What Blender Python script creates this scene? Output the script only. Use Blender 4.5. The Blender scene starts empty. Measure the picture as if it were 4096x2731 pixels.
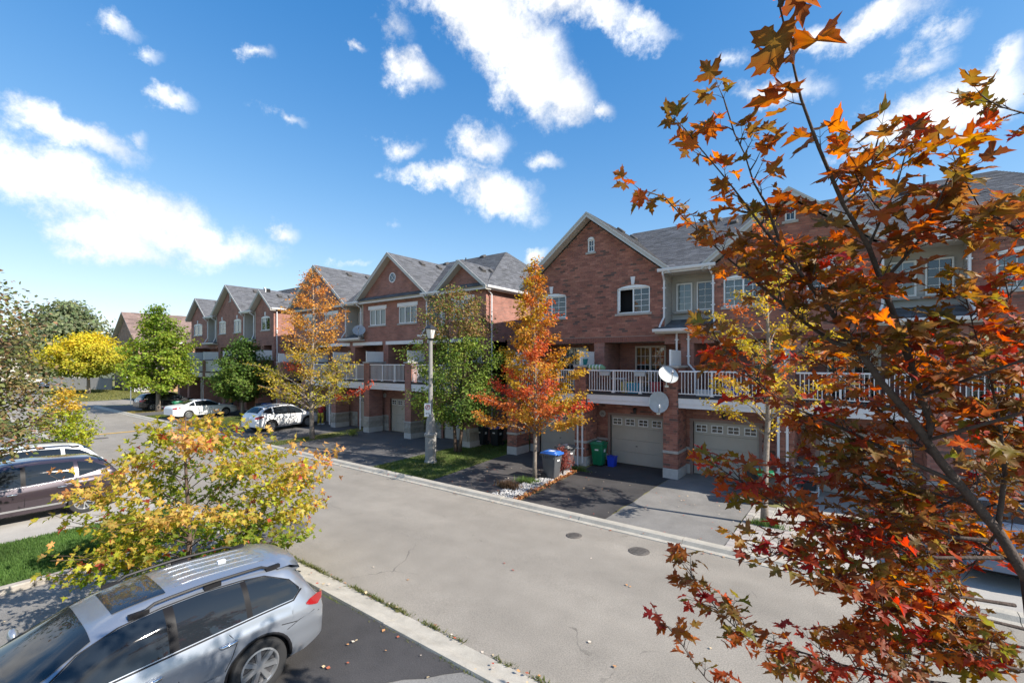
import bpy, math, random
import numpy as np
from mathutils import Vector, Matrix
R = math.radians
sc = bpy.context.scene
COL = sc.collection
# ------------------------------------------------------------------ camera
CAM_H = 4.6
cam_d = bpy.data.cameras.new('camera'); cam = bpy.data.objects.new('camera', cam_d); COL.objects.link(cam)
cam_d.sensor_fit = 'HORIZONTAL'; cam_d.sensor_width = 36.0; cam_d.lens = 36.0*1836/4096
cam_d.shift_y = 79.5/4096; cam_d.clip_start = 0.05; cam_d.clip_end = 3000
cam.location = (0, 0, CAM_H)
cam.rotation_euler = (R(90), 0, math.atan2(0.6, 0.8))      # looks along (-0.6, 0.8, 0)
sc.camera = cam
# ------------------------------------------------------------------ light
SUN_AZ = math.atan2(0.18, 1.0)          # sun stands over +X, a little towards +Y
SUN_EL = R(36)
sd = Vector((math.cos(SUN_AZ)*math.cos(SUN_EL), math.sin(SUN_AZ)*math.cos(SUN_EL), math.sin(SUN_EL)))
sun_d = bpy.data.lights.new('sun', 'SUN'); sun_d.energy = 4.3; sun_d.angle = R(0.5); sun_d.color = (1.0, 0.93, 0.83)
sun = bpy.data.objects.new('sun', sun_d); COL.objects.link(sun)
sun.rotation_euler = sd.to_track_quat('Z', 'Y').to_euler(); sun.location = sd*100
sc.view_settings.view_transform = 'Standard'; sc.view_settings.look = 'None'
sc.view_settings.exposure = 0.98; sc.view_settings.gamma = 1.0; sc.view_settings.use_curve_mapping = False
sc.cycles.max_bounces = 7; sc.cycles.transparent_max_bounces = 12; sc.cycles.transmission_bounces = 4
sc.cycles.glossy_bounces = 3; sc.cycles.diffuse_bounces = 3; sc.cycles.sample_clamp_indirect = 6
# ------------------------------------------------------------------ sky with clouds
W = bpy.data.worlds.new('World'); sc.world = W; W.use_nodes = True
nt = W.node_tree; N = nt.nodes; L = nt.links
N.clear()
def wn(t, **k):
    n = N.new(t)
    for a, b in k.items(): setattr(n, a, b)
    return n
def wmath(op, a, b=None, c=None):
    n = wn('ShaderNodeMath', operation=op)
    for i, v in enumerate((a, b, c)):
        if v is None: continue
        if isinstance(v, (int, float)): n.inputs[i].default_value = v
        else: L.new(v, n.inputs[i])
    return n.outputs[0]
sky = wn('ShaderNodeTexSky', sky_type='NISHITA', sun_disc=False)
sky.sun_elevation = SUN_EL; sky.sun_rotation = math.pi/2 - SUN_AZ
sky.air_density = 0.85; sky.dust_density = 0.05; sky.ozone_density = 2.0
tc = wn('ShaderNodeTexCoord')
nrm = wn('ShaderNodeVectorMath', operation='NORMALIZE'); L.new(tc.outputs['Generated'], nrm.inputs[0])
sep = wn('ShaderNodeSeparateXYZ'); L.new(nrm.outputs[0], sep.inputs[0])
az = wmath('ARCTAN2', sep.outputs[0], sep.outputs[1]); el = wmath('ARCSINE', sep.outputs[2])
cmb = wn('ShaderNodeCombineXYZ'); L.new(az, cmb.inputs[0]); L.new(el, cmb.inputs[1])
nz = wn('ShaderNodeTexNoise'); nz.inputs['Scale'].default_value = 8.0; nz.inputs['Detail'].default_value = 7; nz.inputs['Roughness'].default_value = 0.62
L.new(nrm.outputs[0], nz.inputs['Vector'])
wsub = wn('ShaderNodeVectorMath', operation='SUBTRACT'); L.new(nz.outputs['Color'], wsub.inputs[0]); wsub.inputs[1].default_value = (.5, .5, .5)
wsc = wn('ShaderNodeVectorMath', operation='SCALE'); L.new(wsub.outputs[0], wsc.inputs[0]); wsc.inputs['Scale'].default_value = 0.13
wadd = wn('ShaderNodeVectorMath', operation='ADD'); L.new(cmb.outputs[0], wadd.inputs[0]); L.new(wsc.outputs[0], wadd.inputs[1])
flat = wn('ShaderNodeVectorMath', operation='MULTIPLY'); L.new(wadd.outputs[0], flat.inputs[0]); flat.inputs[1].default_value = (1, 1, 0)
# clouds: azimuth, elevation, half width, half height, tilt (degrees), weight
CLOUDS = [(-81.9,15.4,6.8,3.1,-5,1.05),(-75.6,14.1,8.5,3.1,-18,1.05),(-70.3,12.5,6.8,2.1,-7,0.95),(-78.2,10.9,4.9,1.8,-1,0.95),(-84.0,16.5,2.9,1.4,3,0.8),(-63.8,14.2,2.0,1.5,-4,0.8),(-67.2,12.0,3.7,1.6,-2,0.75),(-80.5,20.0,4.4,1.5,-5,1.0),(-76.6,21.1,1.2,0.9,-8,0.55),(-39.9,36.1,7.2,3.4,-30,1.2),(-34.5,32.8,6.1,4.1,-43,1.25),(-30.7,30.1,4.0,2.8,-19,1.1),(-43.1,38.0,6.5,1.5,1,1.05),(-36.1,39.5,13.8,2.3,-4,1.2),(-49.5,31.6,3.5,1.9,-9,0.95),(-51.5,35.2,2.6,2.9,20,0.55),(-25.9,36.3,6.7,1.5,-17,0.95),(-21.3,34.9,4.5,1.2,-15,0.85),(-26.2,28.4,1.7,1.3,-5,0.75),(-40.7,25.3,4.1,2.2,-3,0.85),(-50.0,25.0,3.2,1.3,13,0.6),(-45.8,21.5,5.9,1.3,-5,0.9),(-38.8,19.6,5.9,2.5,-16,1.0),(-32.9,23.1,2.4,1.1,-10,0.6),(-41.0,22.8,3.3,1.2,1,0.5),(5.3,22.0,5.0,2.8,3,1.1),(9.2,22.0,3.4,2.6,7,1.1),(2.1,21.3,3.2,1.7,-11,0.85),(0.8,29.5,5.1,1.5,0,0.95),(-3.1,29.9,3.2,1.6,-8,0.85),(-7.9,27.0,5.2,1.3,-8,0.85),(4.1,26.0,3.2,1.0,8,0.65),(6.7,27.9,2.4,0.9,19,0.55),(10.7,24.1,1.4,1.7,2,0.9),(-10.4,30.7,2.6,1.1,-13,0.45),(1.8,19.6,3.8,1.2,-9,0.6),(-77.1,28.6,2.0,0.8,8,0.68),(-74.8,27.5,1.2,0.7,17,0.6),(-72.9,24.5,2.2,1.0,-12,0.72),(-65.9,30.1,1.6,0.9,5,0.64),(-63.2,25.6,2.2,0.7,-6,0.64),(-56.0,33.7,1.3,0.5,-20,0.62),(-55.8,11.6,2.5,0.7,14,0.5),(-34.2,12.5,2.1,0.9,18,0.7),(-51.5,16.4,2.1,0.6,4,0.35),
  (40,30,16,6,10,1.0),(70,20,15,5,0,.9),(100,35,18,7,15,1.0),(140,25,16,6,-10,1.0),(175,35,15,8,0,.9),(-110,18,14,5,-10,.9),(-130,35,18,7,-20,1.0),(-100,40,12,5,0,.8),(-155,20,14,5,5,.9),(30,55,16,8,20,.9),(-80,60,16,8,0,.8),(160,60,18,9,0,.8)]
acc = None
for (a, e, w_, h_, rot, wt) in CLOUDS:
    mp = wn('ShaderNodeMapping', vector_type='TEXTURE')
    mp.inputs['Location'].default_value = (R(a), R(e), 0); mp.inputs['Rotation'].default_value = (0, 0, R(rot)); mp.inputs['Scale'].default_value = (R(w_)*1.5, R(h_)*1.5, 1)
    L.new(flat.outputs[0], mp.inputs['Vector'])
    g = wn('ShaderNodeTexGradient', gradient_type='SPHERICAL'); L.new(mp.outputs[0], g.inputs[0])
    v = wmath('MULTIPLY', g.outputs['Fac'], wt)
    acc = v if acc is None else wmath('MAXIMUM', acc, v)
nz2 = wn('ShaderNodeTexNoise'); nz2.inputs['Scale'].default_value = 16.0; nz2.inputs['Detail'].default_value = 12; nz2.inputs['Roughness'].default_value = 0.72
L.new(nrm.outputs[0], nz2.inputs['Vector'])
dens = wmath('ADD', acc, wmath('MULTIPLY', wmath('SUBTRACT', nz2.outputs['Fac'], .5), 1.25))
mr = wn('ShaderNodeMapRange', interpolation_type='SMOOTHSTEP'); L.new(dens, mr.inputs['Value'])
mr.inputs['From Min'].default_value = 0.13; mr.inputs['From Max'].default_value = 0.88
gate = wn('ShaderNodeMapRange', interpolation_type='SMOOTHSTEP'); L.new(acc, gate.inputs['Value'])
gate.inputs['From Min'].default_value = 0.02; gate.inputs['From Max'].default_value = 0.22
cov = wmath('MULTIPLY', mr.outputs[0], gate.outputs[0])
shade = wn('ShaderNodeMapRange'); L.new(nz.outputs['Fac'], shade.inputs['Value'])
shade.inputs['From Min'].default_value = .35; shade.inputs['From Max'].default_value = .65; shade.inputs['To Min'].default_value = 0.80; shade.inputs['To Max'].default_value = 1.1
CLOUD_V = 4.4
ccol = wn('ShaderNodeVectorMath', operation='SCALE'); ccol.inputs[0].default_value = (CLOUD_V*.985, CLOUD_V*.995, CLOUD_V); L.new(shade.outputs[0], ccol.inputs['Scale'])
sat = wn('ShaderNodeHueSaturation'); sat.inputs['Hue'].default_value = .507; sat.inputs['Saturation'].default_value = 1.50; sat.inputs['Value'].default_value = 1.46
vd = wn('ShaderNodeVectorMath', operation='MULTIPLY_ADD'); L.new(sky.outputs[0], vd.inputs[0]); vd.inputs[1].default_value = (.22, .22, .22); vd.inputs[2].default_value = (1, 1, 1)
vq = wn('ShaderNodeVectorMath', operation='DIVIDE'); L.new(sky.outputs[0], vq.inputs[0]); L.new(vd.outputs[0], vq.inputs[1]); L.new(vq.outputs[0], sat.inputs['Color'])
mx = wn('ShaderNodeMix', data_type='RGBA'); L.new(cov, mx.inputs[0]); L.new(sat.outputs[0], mx.inputs[6]); L.new(ccol.outputs[0], mx.inputs[7])
bg = wn('ShaderNodeBackground'); bg.inputs['Strength'].default_value = 0.145; L.new(mx.outputs[2], bg.inputs['Color'])
wo = wn('ShaderNodeOutputWorld'); L.new(bg.outputs[0], wo.inputs[0])
# ------------------------------------------------------------------ materials
M = {}
def mat(name, col, rough=.8, metal=0.0, var=0.0, vs=6.0, bump=0.0, bs=40.0, attr=False, spec=.5, coat=0.0, col2=None, grain=0.0, gs=300.0, trans=0.0, emit=None):
    m = bpy.data.materials.new(name); m.use_nodes = True; t = m.node_tree; n = t.nodes; l = t.links
    b = n['Principled BSDF']
    b.inputs['Roughness'].default_value = rough; b.inputs['Metallic'].default_value = metal
    b.inputs['Specular IOR Level'].default_value = spec; b.inputs['Coat Weight'].default_value = coat; b.inputs['Coat Roughness'].default_value = .04
    rgb = n.new('ShaderNodeRGB'); rgb.outputs[0].default_value = (*col, 1); out = rgb.outputs[0]
    tcn = n.new('ShaderNodeTexCoord')
    if attr:
        a = n.new('ShaderNodeAttribute'); a.attribute_name = 'col'
        mm = n.new('ShaderNodeMix'); mm.data_type = 'RGBA'; mm.blend_type = 'MULTIPLY'; mm.inputs[0].default_value = 1
        l.new(out, mm.inputs[6]); l.new(a.outputs['Color'], mm.inputs[7]); out = mm.outputs[2]
    if var > 0:
        z = n.new('ShaderNodeTexNoise'); z.inputs['Scale'].default_value = vs; z.inputs['Detail'].default_value = 6; z.inputs['Roughness'].default_value = .65
        l.new(tcn.outputs['Object'], z.inputs['Vector'])
        r = n.new('ShaderNodeMapRange'); l.new(z.outputs['Fac'], r.inputs['Value']); r.inputs['From Min'].default_value = .3; r.inputs['From Max'].default_value = .7
        mm = n.new('ShaderNodeMix'); mm.data_type = 'RGBA'
        if col2 is not None:
            l.new(r.outputs[0], mm.inputs[0]); l.new(out, mm.inputs[6]); mm.inputs[7].default_value = (*col2, 1); out = mm.outputs[2]
        else:
            r.inputs['To Min'].default_value = 1-var; r.inputs['To Max'].default_value = 1+var
            v = n.new('ShaderNodeVectorMath'); v.operation = 'SCALE'; l.new(out, v.inputs[0]); l.new(r.outputs[0], v.inputs['Scale']); out = v.outputs[0]
    if grain > 0:
        z = n.new('ShaderNodeTexNoise'); z.inputs['Scale'].default_value = gs; z.inputs['Detail'].default_value = 2
        l.new(tcn.outputs['Object'], z.inputs['Vector'])
        r = n.new('ShaderNodeMapRange'); l.new(z.outputs['Fac'], r.inputs['Value']); r.inputs['From Min'].default_value = .3; r.inputs['From Max'].default_value = .7
        r.inputs['To Min'].default_value = 1-grain; r.inputs['To Max'].default_value = 1+grain
        v = n.new('ShaderNodeVectorMath'); v.operation = 'SCALE'; l.new(out, v.inputs[0]); l.new(r.outputs[0], v.inputs['Scale']); out = v.outputs[0]
    l.new(out, b.inputs['Base Color'])
    if bump > 0:
        z = n.new('ShaderNodeTexNoise'); z.inputs['Scale'].default_value = bs; z.inputs['Detail'].default_value = 4
        l.new(tcn.outputs['Object'], z.inputs['Vector'])
        bp = n.new('ShaderNodeBump'); bp.inputs['Strength'].default_value = bump; bp.inputs['Distance'].default_value = .02
        l.new(z.outputs['Fac'], bp.inputs['Height']); l.new(bp.outputs[0], b.inputs['Normal'])
    if trans > 0:                                  # thin leaf: light passes through
        tb = n.new('ShaderNodeBsdfTranslucent'); ms = n.new('ShaderNodeMixShader'); ms.inputs[0].default_value = trans
        hs = n.new('ShaderNodeHueSaturation'); hs.inputs['Saturation'].default_value = 1.12; hs.inputs['Value'].default_value = 1.9
        l.new(out, hs.inputs['Color']); l.new(hs.outputs[0], tb.inputs['Color'])
        l.new(b.outputs[0], ms.inputs[1]); l.new(tb.outputs[0], ms.inputs[2]); l.new(ms.outputs[0], n['Material Output'].inputs[0])
    if emit:
        b.inputs['Emission Color'].default_value = (*emit, 1); b.inputs['Emission Strength'].default_value = 1
    M[name] = m
    return m
def glass_mat(name, tint, refl=1.0, see=.5, rough=.02):
    m = bpy.data.materials.new(name); m.use_nodes = True; t = m.node_tree; n = t.nodes; l = t.links; n.clear()
    o = n.new('ShaderNodeOutputMaterial'); tr = n.new('ShaderNodeBsdfTransparent'); tr.inputs[0].default_value = (*tint, 1)
    gl = n.new('ShaderNodeBsdfGlossy'); gl.inputs['Roughness'].default_value = rough; gl.inputs['Color'].default_value = (refl, refl, refl, 1)
    lw = n.new('ShaderNodeFresnel'); lw.inputs['IOR'].default_value = 1.9 if see < .6 else 1.6
    mm = n.new('ShaderNodeMixShader'); l.new(lw.outputs[0], mm.inputs[0]); l.new(tr.outputs[0], mm.inputs[1]); l.new(gl.outputs[0], mm.inputs[2]); l.new(mm.outputs[0], o.inputs[0])
    M[name] = m
# ------------------------------------------------------------------ mesh helpers
class MB:
    def __init__(s): s.v = []; s.f = []; s.c = []; s.mi = []; s.cur = (1, 1, 1); s.m = 0
    def add(s, vs, fs):
        o = len(s.v); s.v += [tuple(p) for p in vs]; s.c += [s.cur]*len(vs)
        for f in fs: s.f.append(tuple(i+o for i in f)); s.mi.append(s.m)
    def box(s, x0, x1, y0, y1, z0, z1):
        s.add([(x0,y0,z0),(x1,y0,z0),(x1,y1,z0),(x0,y1,z0),(x0,y0,z1),(x1,y0,z1),(x1,y1,z1),(x0,y1,z1)],
              [(0,3,2,1),(4,5,6,7),(0,1,5,4),(1,2,6,5),(2,3,7,6),(3,0,4,7)])
    def bev(s, x0, x1, y0, y1, z0, z1, b=.02):            # box with chamfered upper and vertical edges
        def ring(i, z): return [(x0+i,y0+b,z),(x0+b,y0+i,z),(x1-b,y0+i,z),(x1-i,y0+b,z),(x1-i,y1-b,z),(x1-b,y1-i,z),(x0+b,y1-i,z),(x0+i,y1-b,z)]
        vs = ring(0, z0)+ring(0, z1-b)+ring(b*.7, z1); fs = [tuple(range(7, -1, -1)), tuple(range(16, 24))]
        for k in (0, 8):
            for i in range(8): j = (i+1) % 8; fs.append((k+i, k+j, k+8+j, k+8+i))
        s.add(vs, fs)
    def quad(s, a, b, c, d): s.add([a, b, c, d], [(0, 1, 2, 3)])
    def prism(s, poly, axis, a0, a1):                     # poly in the two other axes, extruded along axis
        n = len(poly)
        def P(u, w, a): return {'x': (a, u, w), 'y': (u, a, w), 'z': (u, w, a)}[axis]
        vs = [P(u, w, a0) for u, w in poly]+[P(u, w, a1) for u, w in poly]
        fs = [tuple(range(n-1, -1, -1)), tuple(range(n, 2*n))]+[(i, (i+1) % n, n+(i+1) % n, n+i) for i in range(n)]
        s.add(vs, fs)
    def tube(s, pts, rad, n=6, cap=True):
        pts = [Vector(p) for p in pts]
        if not isinstance(rad, (list, tuple)): rad = [rad]*len(pts)
        o = []; prev = None
        for i, p in enumerate(pts):
            d = (pts[min(i+1, len(pts)-1)]-pts[max(i-1, 0)])
            if d.length < 1e-9: d = Vector((0, 0, 1))
            d.normalize()
            if prev is None: prev = Vector((1, 0, 0)) if abs(d.x) < .9 else Vector((0, 1, 0))
            a = (prev-d*prev.dot(d)); a.normalize(); prev = a; b = d.cross(a)
            o += [p+(a*math.cos(2*math.pi*k/n)+b*math.sin(2*math.pi*k/n))*rad[i] for k in range(n)]
        fs = []
        for i in range(len(pts)-1):
            for k in range(n): j = (k+1) % n; fs.append((i*n+k, i*n+j, (i+1)*n+j, (i+1)*n+k))
        if cap: fs += [tuple(range(n-1, -1, -1)), tuple(range((len(pts)-1)*n, len(pts)*n))]
        s.add(o, fs)
    def lathe(s, prof, n=16, c=(0, 0, 0), axis='z', closed=False):   # prof: (radius, along)
        vs = []
        for r, h in prof:
            for k in range(n):
                a = 2*math.pi*(k+.5)/n; u, w = r*math.cos(a), r*math.sin(a)
                p = {'z': (u, w, h), 'x': (h, u, w), 'y': (w, h, u)}[axis]
                vs.append((p[0]+c[0], p[1]+c[1], p[2]+c[2]))
        fs = []; m = len(prof)
        for i in range(m if closed else m-1):
            for k in range(n): j = (k+1) % n; q = (i+1) % m; fs.append((i*n+k, i*n+j, q*n+j, q*n+k))
        if not closed: fs += [tuple(range(n-1, -1, -1)), tuple(range((m-1)*n, m*n))]
        s.add(vs, fs)
    def grid(s, rows, close=False):                       # rows of points
        n = len(rows[0]); fs = []
        for i in range(len(rows)-1):
            for k in range(n-1): fs.append((i*n+k, i*n+k+1, (i+1)*n+k+1, (i+1)*n+k))
        s.add([p for r in rows for p in r], fs)
    def mesh(s, name, mats, smooth=False):
        me = bpy.data.meshes.new(name); me.from_pydata(s.v, [], s.f)
        for m in (mats if isinstance(mats, (list, tuple)) else [mats]): me.materials.append(M[m])
        if any(s.mi): me.polygons.foreach_set('material_index', s.mi)
        if any(c != (1, 1, 1) for c in s.c):
            a = me.attributes.new('col', 'FLOAT_COLOR', 'POINT'); a.data.foreach_set('color', np.array([(*c, 1) for c in s.c], dtype=np.float32).ravel())
        if smooth:
            me.polygons.foreach_set('use_smooth', [True]*len(me.polygons))
            if smooth is not True: me.set_sharp_from_angle(angle=R(smooth))
        me.update(); return me
    def build(s, name, mats, parent=None, smooth=False, fix=True):
        return obj(name, s.mesh(name, mats, smooth), parent, fix)
def obj(name, me, parent=None, fix=True):
    o = bpy.data.objects.new(name, me); COL.objects.link(o)
    if parent is not None:
        o.parent = parent
        if fix and parent.type == 'EMPTY': o.location = -parent.location      # verts are in world space
    return o
def tag(o, label, cat, group=None):
    o['label'] = label; o['category'] = cat
    if group: o['group'] = group
    return o
def thing(name, label, cat, loc=(0, 0, 0), rz=0.0, group=None):
    o = bpy.data.objects.new(name, None); COL.objects.link(o); o.location = loc; o.rotation_euler = (0, 0, rz); o.empty_display_size = .2
    return tag(o, label, cat, group)
def struct(name, me_or_none, loc=(0, 0, 0), kind='structure'):
    o = bpy.data.objects.new(name, me_or_none); COL.objects.link(o); o.location = loc; o['kind'] = kind
    return o
def child(name, me, parent, loc=(0, 0, 0), rot=(0, 0, 0)):
    o = bpy.data.objects.new(name, me); COL.objects.link(o); o.parent = parent; o.location = loc; o.rotation_euler = rot
    return o
def np_mesh(name, V, F, cols, mats, smooth=False):        # V (n,3), F (m,3) triangles
    me = bpy.data.meshes.new(name); n, m = len(V), len(F)
    me.vertices.add(n); me.vertices.foreach_set('co', np.asarray(V, dtype=np.float32).ravel())
    me.loops.add(m*3); me.loops.foreach_set('vertex_index', np.asarray(F, dtype=np.int32).ravel())
    me.polygons.add(m); me.polygons.foreach_set('loop_start', np.arange(0, m*3, 3, dtype=np.int32))
    me.polygons.foreach_set('loop_total', np.full(m, 3, dtype=np.int32))
    for q in (mats if isinstance(mats, (list, tuple)) else [mats]): me.materials.append(M[q])
    if cols is not None:
        a = me.attributes.new('col', 'FLOAT_COLOR', 'POINT')
        c = np.ones((n, 4), dtype=np.float32); c[:, :3] = cols; a.data.foreach_set('color', c.ravel())
    me.update(calc_edges=True); me.validate()
    if smooth: me.polygons.foreach_set('use_smooth', [True]*m)
    return me
def scatter(TV, TF, pos, frames, size, cols, TT=None):              # copies of one small template; frames (n,3,3) rows = local axes
    k = len(TV); n = len(pos)
    if TT is not None: cc = (np.asarray(cols)[:, None, :]*np.asarray(TT)[None]).reshape(-1, 3)
    else: cc = np.repeat(np.asarray(cols), k, axis=0)
    P = np.einsum('kj,njc->nkc', np.asarray(TV), frames)*np.asarray(size).reshape(n, 1, 1)+np.asarray(pos)[:, None, :]
    F = (np.asarray(TF)[None]+(np.arange(n)*k)[:, None, None]).reshape(-1, 3)
    return P.reshape(-1, 3), F, cc
# ------------------------------------------------------------------ material library
mat('asphalt_road', (.262, .236, .20), .9, var=.10, vs=.35, bump=.25, bs=120, grain=.24, gs=48)
mat('asphalt_dark', (.070, .064, .063), .85, var=.25, vs=.9, bump=.3, bs=130, grain=.28, gs=60)
mat('asphalt_black', (.052, .049, .049), .8, var=.3, vs=.8, bump=.3, bs=130, grain=.35, gs=60)
mat('asphalt_grey', (.20, .192, .18), .9, var=.22, vs=.8, bump=.25, bs=120, grain=.2, gs=60)
mat('asphalt_mid', (.105, .10, .098), .88, var=.2, vs=.7, bump=.25, bs=120, grain=.25, gs=60)
mat('concrete_drive', (.38, .36, .33), .9, var=.12, vs=.8, bump=.2, bs=90, grain=.1, gs=70)
mat('kerb_concrete', (.40, .37, .315), .9, var=.2, vs=2.5, bump=.3, bs=60, grain=.14, gs=80)
mat('paver', (.40, .375, .345), .9, attr=True, var=.1, vs=8, bump=.3, bs=80)
mat('soil', (.09, .065, .045), 1, var=.3, vs=5, bump=.5, bs=30)
mat('ground_far', (.11, .12, .06), 1, var=.3, vs=.2)
mat('turf', (.075, .115, .03), 1, var=.35, vs=2.5, bump=.5, bs=60)
mat('turf_dry', (.20, .19, .07), 1, var=.3, vs=2.0, bump=.5, bs=60)
mat('blade', (1, 1, 1), .75, attr=True, trans=.3)
mat('yellow_paint', (.62, .36, .05), .8, var=.3, vs=4)
mat('iron', (.14, .125, .11), .7, metal=.3, var=.3, vs=8)
mat('mortar', (.30, .22, .19), .95, var=.1, vs=5)
mat('brick', (1.26, 1.34, 1.36), .88, attr=True, var=.22, vs=1.3, bump=.4, bs=70)
mat('soldier', (.235, .095, .07), .9, var=.2, vs=7, bump=.4, bs=60)
mat('stone_cap', (.40, .37, .34), .85, var=.1, vs=6, bump=.2, bs=50)
mat('stone_block', (.36, .33, .29), .9, attr=True, var=.2, vs=5, bump=.5, bs=25)
mat('foundation', (.46, .44, .42), .9, var=.12, vs=3, bump=.2, bs=40)
mat('white_trim', (.72, .71, .72), .5, var=.05, vs=3)
mat('white_vinyl', (.80, .80, .79), .45, var=.04, vs=2)
mat('rail_white', (.76, .74, .74), .45)
mat('siding', (.47, .45, .42), .7, var=.06, vs=3)
mat('soffit', (.50, .47, .42), .75, var=.05, vs=3)
mat('rake', (.52, .51, .49), .6, var=.06, vs=3)
mat('shingle', (.128, .132, .145), .92, attr=True, var=.16, vs=2.0, bump=.5, bs=120, grain=.25, gs=90)
mat('shingle_brown', (.20, .14, .12), .92, attr=True, var=.14, vs=2.0, grain=.2, gs=60)
mat('roof_vent', (.075, .07, .066), .7)
mat('deck_black', (.022, .023, .03), .6)
mat('garage', (.46, .42, .36), .55, var=.05, vs=2)
mat('garage_frame', (.60, .55, .48), .6, var=.05, vs=3)
mat('dark_room', (.012, .012, .014), .9)  # near-black colour stands in for the shade of unlit rooms
mat('curtain', (.66, .66, .64), .9, var=.08, vs=3)
mat('curtain_dark', (.05, .055, .065), .9, var=.3, vs=12)
glass_mat('pane', (.55, .60, .62), 1.0, .5)
mat('auto_glass', (.014, .018, .023), .02, spec=.62)
mat('lamp_glass', (.62, .60, .57), .35, var=.05)
mat('black_metal', (.025, .025, .028), .45)
mat('post_concrete', (.27, .26, .245), .9, var=.12, vs=5, bump=.3, bs=90, grain=.15, gs=90)
mat('sign_white', (.82, .82, .80), .5)
mat('sign_black', (.02, .02, .02), .6)
mat('sign_red', (.60, .03, .03), .5)
mat('dish_grey', (.40, .42, .43), .55, var=.1, vs=6)
mat('dish_white', (.50, .52, .51), .5, var=.06, vs=5)
mat('rust', (.25, .15, .07), .9, var=.3, vs=20)
mat('steel', (.55, .56, .57), .35, metal=.8)
mat('bin_grey', (.085, .09, .098), .5, var=.1, vs=4)
mat('bin_dark', (.022, .026, .032), .5)
mat('bin_blue', (.03, .14, .52), .42)
mat('bin_green', (.006, .17, .075), .45, var=.05)
mat('bin_lid_grey', (.13, .135, .14), .45)
mat('box_blue', (.01, .05, .55), .45)
mat('label_white', (.75, .76, .76), .6)
mat('rubber', (.020, .020, .021), .75, bump=.2, bs=60)
mat('rim', (.60, .61, .62), .28, metal=.85)
mat('rim_dark', (.06, .06, .065), .5, metal=.4)
mat('chrome', (.78, .79, .80), .1, metal=1.0)
mat('trim_black', (.012, .012, .014), .5, spec=.25)
mat('pillar_black', (.012, .012, .014), .4, spec=.08)
mat('seam', (.010, .010, .012), .9)
mat('tail_red', (.26, .010, .012), .15, coat=.8)
mat('tail_clear', (.75, .70, .70), .15, coat=.5)
mat('head_lamp', (.55, .58, .60), .12, coat=1)
mat('paint_silver', (.35, .38, .43), .30, metal=.65, coat=.9)
mat('paint_purple', (.055, .040, .050), .28, metal=.35, coat=1.0)
mat('paint_white', (.80, .80, .80), .3, coat=.9)
mat('paint_black', (.012, .013, .016), .22, coat=1.0)
mat('paint_blue', (.10, .15, .24), .28, metal=.4, coat=1.0)
mat('seat_leather', (.33, .36, .36), .6)
mat('bark_grey', (.22, .185, .155), .95, var=.35, vs=12, bump=.7, bs=40)
mat('bark_brown', (.115, .078, .058), .9, var=.4, vs=14, bump=.7, bs=50)
mat('bark_dark', (.07, .05, .042), .9, var=.4, vs=14, bump=.6, bs=50)
mat('leaf', (1, 1, 1), .5, attr=True, trans=.48, spec=.35)
mat('leaf_mat', (1, 1, 1), .7, attr=True, trans=.33, spec=.3)
mat('litter', (1, 1, 1), .8, attr=True)
mat('pebble', (1, 1, 1), .85, attr=True, var=.1, vs=20)
mat('skin', (.46, .27, .19), .6)
mat('cloth_red', (.45, .03, .04), .85)
mat('cloth_navy', (.02, .022, .05), .85)
mat('cloth_yellow', (.62, .50, .06), .85)
mat('cloth_orange', (.50, .20, .04), .85)
mat('cloth_grey', (.35, .35, .40), .85)
mat('hair', (.015, .012, .01), .7)
mat('fence_grey', (.34, .32, .30), .85, var=.12, vs=4)
mat('brick_lit', (1, 1, 1), .88, var=.1, vs=8)
mat('teal', (.02, .20, .20), .5)
mat('terracotta', (.24, .06, .045), .8)
mat('plastic_green', (.20, .36, .20), .5)
mat('plastic_white', (.72, .73, .74), .5)
mat('plastic_yellow', (.65, .52, .06), .5)
mat('plastic_cyan', (.02, .34, .48), .5)
mat('plastic_red', (.45, .03, .05), .5)
mat('plastic_blue', (.02, .07, .50), .5)
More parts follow.
